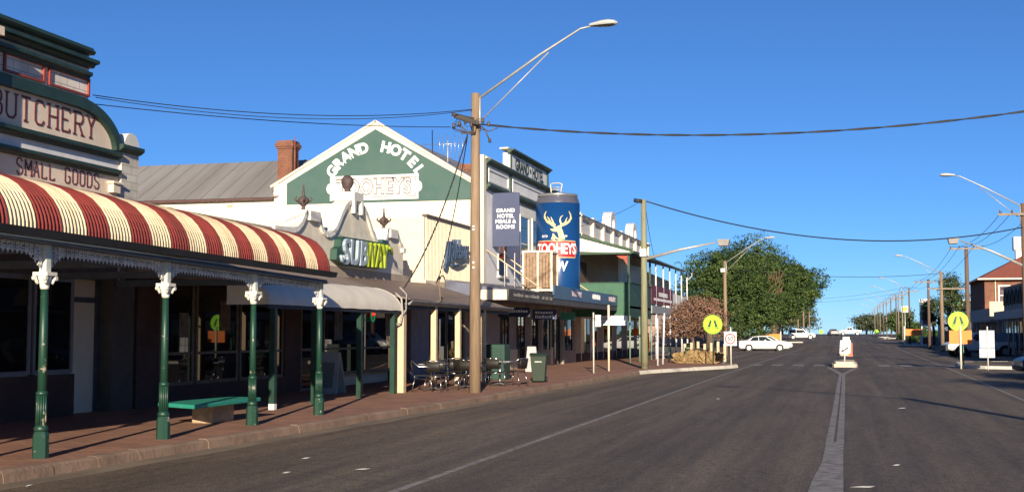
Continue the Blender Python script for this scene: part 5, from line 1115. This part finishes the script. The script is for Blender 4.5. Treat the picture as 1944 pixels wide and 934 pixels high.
for i in range(8):
    for j in range(5): q.tube([(-11.83+i*.093, 40.985, .78+j*.1), (-11.83+i*.093, 40.998, .78+j*.1)], .022, 8)
q.build('perforations', blk, t_)
# bench
t_ = thing('footpath_bench', 'turquoise slab bench on block pedestal beneath striped verandah', 'bench', (-10.9, 20.3, .14))
def rot(mb, cx_, cy_, a): 
    ca, sa = math.cos(a), math.sin(a); return mb.xf(lambda p: (cx_+(p.x-cx_)*ca-(p.y-cy_)*sa, cy_+(p.x-cx_)*sa+(p.y-cy_)*ca, p.z))
MB().add([(-11.28, 19.3, .46), (-10.28, 18.75, .46), (-10.35, 21.3, .46), (-11.0, 21.45, .46), (-11.28, 19.3, .53), (-10.28, 18.75, .53), (-10.35, 21.3, .53), (-11.0, 21.45, .53)], [(3,2,1,0),(4,5,6,7),(0,1,5,4),(1,2,6,5),(2,3,7,6),(3,0,4,7)]).build('seat', M('turquoise paint', (.02, .25, .18), .55, c2=(.13, .27, .21), scale=5, thr=(.3, .4)), t_, bevel=.015)
MB().box(-11.0, -10.6, 19.95, 20.75, .14, .46).build('pedestal', M('sandstone block', (.42, .31, .19), .9, .2, 8, bump=.5), t_, bevel=.02)
# menu board and pots by the hotel doors
t_ = thing('menu_board', 'white folding menu board behind green bin at hotel doors', 'sign board', (-12.4, 50.2, .14))
MB().add([(-12.6, 50.0, .14), (-12.15, 50.0, .14), (-12.2, 50.15, 1.15), (-12.55, 50.15, 1.15), (-12.6, 50.03, .14), (-12.15, 50.03, .14), (-12.2, 50.18, 1.15), (-12.55, 50.18, 1.15)], [(0,1,2,3),(7,6,5,4),(0,4,5,1),(1,5,6,2),(2,6,7,3),(3,7,4,0)]).build('front_panel', M('board grey white', (.42, .42, .42), .6), t_)
MB().add([(-12.6, 50.4, .14), (-12.15, 50.4, .14), (-12.2, 50.2, 1.15), (-12.55, 50.2, 1.15), (-12.6, 50.43, .14), (-12.15, 50.43, .14), (-12.2, 50.23, 1.15), (-12.55, 50.23, 1.15)], [(0,1,2,3),(7,6,5,4),(0,4,5,1),(1,5,6,2),(2,6,7,3),(3,7,4,0)]).build('rear_panel', MATS['board grey white'], t_)
# cafe chairs and tables
def make_chair():
    t_ = thing('cafe_chair', 'x', 'chair', (0, 0, 0), 'cafe chairs around the footpath tables')
    q = MB()
    MB().box(-.22, .22, -.2, .22, .42, .44).build('seat', wicker, t_, bevel=.01)
    q = MB(); n = 8
    for i in range(n+1):
        a = -.9+1.8*i/n; x = .25*math.sin(a); y = .22+.06*math.cos(a); q.v += [Vector((x, y, .52)), Vector((x*1.05, y+.05, .80))]
    for i in range(n): q.f.append([2*i, 2*i+2, 2*i+3, 2*i+1]); q.mi.append(0); q.sm.append(True)
    bk = q.build('backrest', wicker, t_, recalc=False); sm_ = bk.modifiers.new('s', 'SOLIDIFY'); sm_.thickness = .02
    for sx in (-1, 1):
        MB().tube([(sx*.2, -.2, .43), (sx*.24, -.25, 0)], .014, 6).build('leg', alu, t_); MB().tube([(sx*.2, .2, .43), (sx*.24, .3, 0)], .014, 6).build('leg', alu, t_)
        MB().tube([(sx*.24, -.22, .3), (sx*.28, -.22, .62), (sx*.29, -.1, .67), (sx*.28, .12, .67), (sx*.26, .28, .80), (sx*.1, .33, .82), (0, .34, .825)], .014, 6).build('arm_frame', alu, t_)
    for yy in (-.2, .22): MB().tube([(-.21, yy, .40), (.21, yy, .40)], .012, 6).build('stretcher', alu, t_)
    return t_
def make_table():
    t_ = thing('cafe_table', 'x', 'table', (0, 0, 0), 'square metal cafe tables on footpath')
    MB().box(-.35, .35, -.35, .35, .70, .725).build('tabletop', alup, t_, bevel=.008)
    MB().tube([(0, 0, .05), (0, 0, .70)], .035, 10).build('column', alu, t_)
    for a in range(4):
        t2 = a*math.pi/2+.78; MB().bar((0, 0, .08), (.38*math.cos(t2), .38*math.sin(t2), .02), .05, .03).build('foot', alu, t_)
    return t_
ch0 = make_chair(); tb0 = make_table()
chairs = [(-10.95, 32.25, 1.9, 'cafe chair in profile left of the first table'), (-10.62, 32.35, 3.14, 'cafe chair with its back to the road at first table'), (-10.25, 33.9, 2.2, 'angled cafe chair between the first and second tables'), (-10.25, 33.75, 3.5, 'second table chair turned partly away'), (-10.05, 33.55, 3.1, 'cafe chair beside second table just left of timber pole'),
          (-11.2, 34.3, .3, 'cafe chair behind first table facing the road'), (-9.95, 35.9, 3.1, 'cafe chair with its back to the road right of timber pole'), (-9.45, 36.3, 4.4, 'cafe chair on far side of third table'), (-10.6, 36.4, 1.5, 'cafe chair partly hidden behind timber pole')]
chairs[3] = (-11.0, 35.2, .1, 'cafe chair behind second table facing the road')
for i, (x, y, rz, lab) in enumerate(chairs):
    c_ = ch0 if i == 0 else copy_tree(ch0); place(c_, (x, y, .14), rz, lab)
for i, (x, y, lab) in enumerate([(-10.95, 33.15, 'metal cafe table nearest the cream corner post'), (-10.45, 34.6, 'middle metal cafe table left of timber pole'), (-10.0, 36.6, 'metal cafe table right of timber pole')]):
    c_ = tb0 if i == 0 else copy_tree(tb0); place(c_, (x, y, .14), .1, lab)
# ================================================================== VEHICLES
tyre = M('tyre rubber', (.014, .014, .014), .75, .2); rim = M('wheel rim', (.45, .45, .46), .35, .05, metal=.6); cgl = M('car glass', (.02, .03, .035), .08, .1)
headl = M('headlight glass', (.55, .56, .55), .15, .05); taill = M('tail light red', (.35, .02, .015), .3, .05); trimd = M('dark trim', (.02, .02, .02), .6, .1)
def car(name, lab, prof, W, paint, wheels, wr, cat='car', glass_=(), lights=True, tray=None, group='parked cars', bumper=trimd):
    """prof: stations (x, zlow, zbelt, ztop, wtop) nose at +x"""
    t_ = thing(name, lab, cat, (0, 0, 0), group); q = MB(); n = 10; w2 = W/2
    for (x, zl, zb, zt, wt) in prof:
        e = 1.0
        if x == prof[0][0] or x == prof[-1][0]: e = .90
        half = [(w2*.86*e, zl), (w2*.97*e, zl+.10), (w2*e, (zl+zb)/2+.06), (w2*.97*e, zb), ((wt if zt > zb+.05 else w2*.86)*e, zt)]
        ring = [(x, -a, b_) for a, b_ in half]+[(x, a, b_) for a, b_ in half[::-1]]; q.v += [Vector(p) for p in ring]
    k = len(prof)
    for i in range(k-1):
        for j in range(n): q.f.append([i*n+j, i*n+(j+1) % n, (i+1)*n+(j+1) % n, (i+1)*n+j]); q.mi.append(0); q.sm.append(False)
    q.f.append(list(range(n))); q.mi.append(0); q.sm.append(False); q.f.append([(k-1)*n+j for j in range(n)][::-1]); q.mi.append(0); q.sm.append(False)
    q.build('body', paint, t_, bevel=.025)
    for s_ in (-1, 1):
        for gi, poly in enumerate(glass_):   # side glass polygons (x,z)
            q = MB(); P = []
            for (x, z) in poly:
                # interpolate body width at that height
                for A, B in zip(prof, prof[1:]):
                    if min(A[0], B[0]) <= x <= max(A[0], B[0]):
                        f_ = (x-A[0])/(B[0]-A[0]); zb = A[2]+(B[2]-A[2])*f_; zt = A[3]+(B[3]-A[3])*f_; wt = A[4]+(B[4]-A[4])*f_; break
                g_ = min(1, max(0, (z-zb)/max(.05, zt-zb))); yy = w2*.97+(wt-w2*.97)*g_+.012; P.append((x, s_*yy, z))
            q.add(P, [tuple(range(len(P)))]); q.build('side_window', cgl, t_)
        for x in wheels:
            wh = MB().tube([(x, s_*(w2-.22), wr), (x, s_*(w2+.015), wr)], wr, 20).build('wheel', tyre, t_)
            MB().tube([(x, s_*(w2+.012), wr), (x, s_*(w2+.03), wr)], wr*.62, 16).build('rim', rim, wh)
            MB().tube([(x, s_*(w2-.25), wr+.02), (x, s_*(w2+.006), wr+.02)], wr*1.16, 20).build('wheel_arch', trimd, t_)
    xn = prof[-1][0]; xt = prof[0][0]; zl = prof[-1][2]
    for s_ in (-1, 1):
        MB().box(xn-.12, xn+.02, s_*w2*.55, s_*w2*.88, zl-.22, zl-.06).build('headlight', headl, t_, bevel=.02); MB().box(xt-.015, xt+.1, s_*w2*.6, s_*w2*.88, prof[0][2]-.22, prof[0][2]-.04).build('tail_light', taill, t_, bevel=.01)
        MB().box(glass_[0][-1][0] if 0 else .55, .7, s_*(w2-.02), s_*(w2+.16), prof[len(prof)//2][2]+.02, prof[len(prof)//2][2]+.14).build('mirror', paint, t_, bevel=.02)
    MB().box(xn-.05, xn+.05, -w2*.85, w2*.85, prof[-1][1]-.0, prof[-1][1]+.16).build('bumper', bumper, t_, bevel=.02)
    MB().box(xt-.05, xt+.05, -w2*.85, w2*.85, prof[0][1]-.0, prof[0][1]+.16).build('bumper', bumper, t_, bevel=.02)
    return t_
def wind(t_, pts, nm='windscreen'):
    q = MB().add(pts, [(0, 1, 2, 3)]); return q.build(nm, cgl, t_)
wp = M('white car paint', (.68, .68, .66), .28, .03, 1); gp_ = M('grey blue car paint', (.09, .11, .15), .3, .05)
sed = [(-2.35, .30, .88, .93, .7), (-2.2, .24, .93, .98, .7), (-1.62, .22, .95, 1.02, .66), (-1.0, .22, .95, 1.36, .58), (-.5, .22, .94, 1.43, .58), (.15, .22, .93, 1.42, .58), (1.05, .22, .90, .97, .66), (1.7, .22, .84, .88, .7), (2.25, .24, .70, .74, .7), (2.4, .30, .62, .66, .68)]
sg_ = [[(-1.35, .97), (-1.02, 1.31), (-.55, 1.36), (-.55, .97)], [(-.48, .97), (-.48, 1.36), (.12, 1.35), (.75, .97)]]
c_ = car('parked_car', 'long white sedan parked side on beneath the evergreens', sed, 1.78, wp, (-1.45, 1.42), .31, glass_=sg_)
wind(c_, [(.18, -.55, 1.40), (.18, .55, 1.40), (.98, .66, .99), (.98, -.66, .99)]); wind(c_, [(-1.03, -.55, 1.35), (-1.03, .55, 1.35), (-1.6, .66, 1.03), (-1.6, -.66, 1.03)], 'rear_window')
place(c_, (-7.55, 122, 0), R(12))
c2_ = copy_tree(c_); place(c2_, (-7.6, 128.5, gz(128)), R(24), 'second white car mostly hidden behind long white sedan')
wag = [(-2.3, .38, 1.0, 1.62, .66), (-2.22, .32, 1.02, 1.72, .66), (-1.0, .3, 1.02, 1.76, .66), (.3, .3, 1.02, 1.74, .66), (1.05, .3, 1.02, 1.12, .7), (1.9, .32, .98, 1.02, .74), (2.25, .36, .8, .86, .74)]
wg = [[(-2.1, 1.1), (-2.1, 1.6), (-1.0, 1.62), (-1.0, 1.1)], [(-.92, 1.1), (-.92, 1.62), (.25, 1.6), (.7, 1.12)]]
c_ = car('parked_car', 'white four wheel drive wagon parked side on near the crest', wag, 1.85, wp, (-1.5, 1.4), .38, glass_=wg)
wind(c_, [(.33, -.63, 1.70), (.33, .63, 1.70), (1.0, .7, 1.15), (1.0, -.7, 1.15)]); place(c_, (-7.3, 225, gz(225)), R(4))
ute = [(-2.5, .5, 1.08, 1.10, .8), (-.62, .45, 1.08, 1.10, .8), (-.6, .45, 1.08, 1.66, .64), (-.45, .42, 1.08, 1.74, .64), (.45, .42, 1.08, 1.74, .64), (1.15, .42, 1.06, 1.14, .72), (2.1, .45, 1.0, 1.04, .76), (2.4, .5, .84, .88, .74)]
ug = [[(-.45, 1.14), (-.45, 1.62), (.05, 1.63), (.05, 1.14)], [(.12, 1.14), (.12, 1.63), (.42, 1.61), (.85, 1.16)]]
c_ = car('parked_ute', 'white utility crossing the road at the crest', ute, 1.8, wp, (-1.6, 1.5), .38, cat='ute', glass_=ug)
wind(c_, [(.48, -.62, 1.70), (.48, .62, 1.70), (1.1, .7, 1.16), (1.1, -.7, 1.16)]); place(c_, (.95, 295, gz(295)), R(184))
c_ = copy_tree(c_); place(c_, (9.3, 97.2, 0), R(192), 'white four wheel drive utility parked nose to road behind orange board'); ug4 = c_
for ch in kids(ug4): pass
q = MB().box(2.44, 2.58, -.8, .8, .45, .8); bbm = q.build('bull_bar', trimd); bbm.parent = ug4
MB().box(-2.45, -.66, -.86, .86, 1.10, 1.72).build('canopy', M('utility canopy', (.22, .27, .36), .4, .05), None).parent = ug4
c_ = car('parked_car', 'dark topped silver car facing away at the crest', sed, 1.78, M('silver car', (.42, .38, .36), .3), (-1.45, 1.42), .31, glass_=sg_)
wind(c_, [(-1.03, -.55, 1.35), (-1.03, .55, 1.35), (-1.6, .66, 1.03), (-1.6, -.66, 1.03)], 'rear_window'); place(c_, (-2.6, 285, gz(285)), R(100))
c_ = car('parked_car', 'dark car nose just showing at the right edge of view', sed, 1.78, M('near black car paint', (.02, .02, .025), .3), (-1.45, 1.42), .31, glass_=sg_); place(c_, (8.75, 52.2, 0), R(186))
# ================================================================== RIGHT SIDE BUILDINGS
rb = thing('brick_building', 'two storey red brick building with tiled hip roof on right', 'building', (16, 134, 0))
bx0 = 12.8; g0 = .1
MB().box(bx0, 24, 127, 127.25, g0, 6.8).build('end_wall', redbrick_y, rb)
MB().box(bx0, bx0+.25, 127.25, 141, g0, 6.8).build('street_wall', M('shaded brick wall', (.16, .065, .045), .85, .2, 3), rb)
MB().box(bx0+.25, 24, 127.25, 141, g0, 6.7).build('core_wall', redbrick_x, rb)
tile = M('red roof tiles', (.24, .07, .045), .8, c2=(.14, .045, .035), scale=4, thr=(.35, .6), stretch=(1, 1, 4), bump=.6, bscale=16)
e0, e1, f0, f1 = bx0-.6, 25, 126.3, 141.8
MB().add([(e0, f0, 6.8), (e1, f0, 6.8), (e1, f1, 6.8), (e0, f1, 6.8), (18.9, 131.5, 10.3), (18.9, 136.5, 10.3)], [(0,1,4),(1,2,5,4),(2,3,5),(3,0,4,5),(3,2,1,0)]).build('hip_roof', tile, rb)
MB().box(e0-.05, e1, f0-.08, f0, 6.7, 6.84).box(e0-.08, e0, f0, f1, 6.7, 6.84).build('eave_gutter', cream, rb)
w_ = MB().box(14.0, 15.1, 126.94, 127.0, 4.3, 6.2).build('window', white, rb); MB().box(14.12, 14.98, 126.92, 126.95, 4.42, 5.2).box(14.12, 14.98, 126.92, 126.95, 5.27, 6.08).build('pane', M('reddish pane', (.09, .055, .055), .6), w_)
MB().tube([(13.75, 126.9, 6.7), (13.75, 126.9, 3.6)], .05, 6).build('downpipe', cream, rb)
MB().box(11.6, 12.9, 111.0, 127, 2.6, 2.75).box(12.8, 24, 111, 126.9, g0, 3.9).build('lower_wall', M('shop side wall', (.22, .17, .15), .8, .1), rb)
MB().box(11.55, 11.62, 111.2, 138, 2.72, 3.75).build('awning_fascia', M('pale blue grey fascia', (.25, .27, .30), .7, .12, 2), rb)
MB().box(11.55, 12.85, 111.1, 111.18, 2.85, 4.3).build('awning_end_board', M('cream board', (.62, .52, .36), .6, .05), rb)
for y in (112, 116, 120, 124, 128, 132): MB().tube([(11.75, y, .1), (11.75, y, 2.72)], .06, 6).build('verandah_post', M('pale post', (.45, .42, .38), .6), rb)
ac = thing('rooftop_cooler', 'white boxy air cooler standing above tiled roof', 'air conditioner', (16.5, 131, 9.2))
MB().box(15.9, 17.1, 130.4, 131.6, 9.7, 11.0).build('housing', signwhite, ac, bevel=.06); MB().box(16.1, 16.9, 130.6, 131.4, 8.4, 9.7).build('stand', white, ac); MB().box(16.0, 17.0, 130.36, 130.4, 9.85, 10.85).build('grille', M('grille cream', (.6, .56, .5), .6), ac)
rc = thing('arcade_building', 'grey fronted shop row with arched upper panels at right edge', 'building', (14, 95, .1))
ug_ = M('blue grey upper front', (.10, .12, .15), .6, .15, 1.5)
AX = 11.85
MB().box(AX, 24, 66, 104, g0, 5.05).build('upper_front', ug_, rc)
MB().prism([(AX, 5.05), (AX-.15, 5.05), (AX-.2, 5.13), (AX+.2, 5.18)], 'y', 66, 104.05).build('cornice', white, rc)
q = MB(); y = 75.5
while y < 103:
    q.tube([(AX-.04, y-.9, 3.8), (AX-.04, y-.75, 4.4), (AX-.04, y-.3, 4.8), (AX-.04, y, 4.9), (AX-.04, y+.3, 4.8), (AX-.04, y+.75, 4.4), (AX-.04, y+.9, 3.8)], .05, 5); q.tube([(AX-.04, y, 3.7), (AX-.04, y, 4.9)], .03, 5); y += 2.1
q.build('arch_tracery', M('dark tracery', (.03, .045, .05), .5), rc)
MB().box(AX-.7, AX, 66, 103.8, 2.75, 2.85).box(AX-.75, AX-.7, 66, 103.9, 2.7, 3.3).build('awning', M('grey awning', (.30, .31, .33), .7, .1), rc)
for i in range(13): MB().tube([(AX-.6, 66.5+i*3.0, .1), (AX-.6, 66.5+i*3.0, 2.75)], .055, 6).build('verandah_post', MATS['pale post'], rc)
q = MB()
for i in range(11): q.box(AX-.04, AX, 67+i*3.3, 69.4+i*3.3, .5, 2.5)
q.build('shop_glass', glass, rc)
# off-view near shop row that shades the roadside
rd = thing('arcade_building', 'low grey shop row nearer the camera on right, outside the view', 'building', (14, 45, .1))
MB().box(13.5, 24, 26, 69.5, g0, 4.6).build('upper_front', ug_, rd); MB().box(11.6, 13.5, 26, 69.5, 2.75, 2.9).build('awning', MATS['grey awning'], rd)
for i in range(12): MB().tube([(11.8, 27+i*3.7, .1), (11.8, 27+i*3.7, 2.75)], .055, 6).build('verandah_post', MATS['pale post'], rd)
tree('street_tree', 'leafy street tree at right kerb outside the view', 11.6, 36, crownblobs(11.4, 36, 2.2, 6.4, 2.2, 81, 8), 3500, .16, lf2, 82, tr=.16)
tree('street_tree', 'second leafy street tree at right kerb outside the view', 12.0, 18, crownblobs(12, 18, 3.0, 8.6, 2.4, 83, 8), 3500, .16, lf2, 84, tr=.16)
# service station and far signs
py = thing('pylon_sign', 'tall white pylon sign with green and maroon panels beyond the poles', 'sign', (10, 172, 0)); PS = -2.9
z0 = gz(172); MB().box(12.25+PS, 13.6+PS, 172, 172.3, z0+2.4, z0+5.9).build('panel', signwhite, py); MB().box(12.6+PS, 13.5+PS, 171.97, 172, z0+4.7, z0+5.4).build('green_patch', M('light green', (.35, .6, .2), .5), py); MB().box(12.6+PS, 13.4+PS, 171.97, 172, z0+2.6, z0+4.3).build('maroon_patch', M('maroon mauve', (.30, .18, .26), .5, c2=(.12, .06, .12), scale=3), py); MB().box(12.25+PS, 12.4+PS, 172.02, 172.2, z0, z0+2.4).build('leg', postw, py)
ys_ = thing('fuel_sign', 'square white sign with orange shell disc above far tree', 'sign', (12.3, 242, 0)); z0 = gz(242)
MB().box(9.95, 11.15, 242, 242.2, z0+4.7, z0+5.85).build('panel', signwhite, ys_); MB().tube([(10.6, 241.95, z0+5.28), (10.6, 242, z0+5.28)], .45, 18).build('disc', M('orange yellow', (.85, .38, .03), .5), ys_); MB().tube([(10.6, 242.3, z0), (10.6, 242.3, z0+4.8)], .1, 8).build('post', galv, ys_)
ss = thing('service_station', 'service station canopy with green, white and blue stripes behind trees', 'building', (16, 165, 0)); z0 = gz(165)+.8
MB().box(12.2, 26, 165, 178, z0+4.3, z0+4.75).build('canopy_edge', M('station green', (.06, .28, .14), .5), ss); MB().box(12.2, 26, 164.95, 165, z0+4.1, z0+4.3).box(12.2, 26, 164.95, 165, z0+4.75, z0+4.85).build('white_stripe', signwhite, ss); MB().box(12.6, 14.4, 163, 163.1, z0+2.9, z0+3.25).build('orange_sign', orange, ss); MB().box(11.8, 26, 168, 176, z0-.8, z0+2.6).build('shop_block', M('station blue grey', (.10, .13, .2), .6, .2), ss)
for x in (13, 20): MB().box(x, x+.35, 166, 166.35, z0, z0+4.1).build('column', white, ss)
rt = thing('red_awning_stall', 'red and brown painted low shopfront behind right lime disc', 'shopfront', (13.2, 145, 0)); z0 = gz(145)
MB().box(10.3, 11.2, 146, 149, z0, z0+1.9).build('wall', M('tan fence', (.34, .24, .17), .8, .2), rt); MB().add([(10.9, 143.6, z0+.3), (12.6, 143.6, z0+.3), (12.6, 144.9, z0+3.0), (11.3, 144.9, z0+3.0)], [(0,1,2,3)]).build('red_panel', M('faded red', (.55, .09, .05), .6, .3, 5), rt)
fc = thing('low_wall', 'low pale wall with maroon panels along far right footpath', 'wall', (12, 176, 0)); z0 = gz(176)
MB().box(9.6, 13.0, 178, 178.2, z0, z0+1.0).build('panel', M('grey white wall', (.4, .38, .37), .8, .15), fc); MB().box(9.6, 11.0, 177.96, 178, z0, z0+.85).build('maroon_panel', M('maroon wall', (.2, .07, .06), .8), fc)
# far roofs left of road
hb = thing('far_house', 'low pale roofed house partly hidden behind sedan and evergreens', 'house', (-20, 160, 0)); z0 = gz(160)
MB().box(-26, -17, 160, 168, z0, z0+2.6).build('wall', M('pink brown wall', (.32, .22, .18), .8, .1), hb); MB().add([(-26.4, 159.6, z0+2.6), (-16.6, 159.6, z0+2.6), (-16.6, 168.4, z0+2.6), (-26.4, 168.4, z0+2.6), (-24, 164, z0+4.2), (-19, 164, z0+4.2)], [(0,1,5,4),(1,2,5),(2,3,4,5),(3,0,4)]).build('roof', M('faded pink roof', (.36, .26, .22), .7), hb)
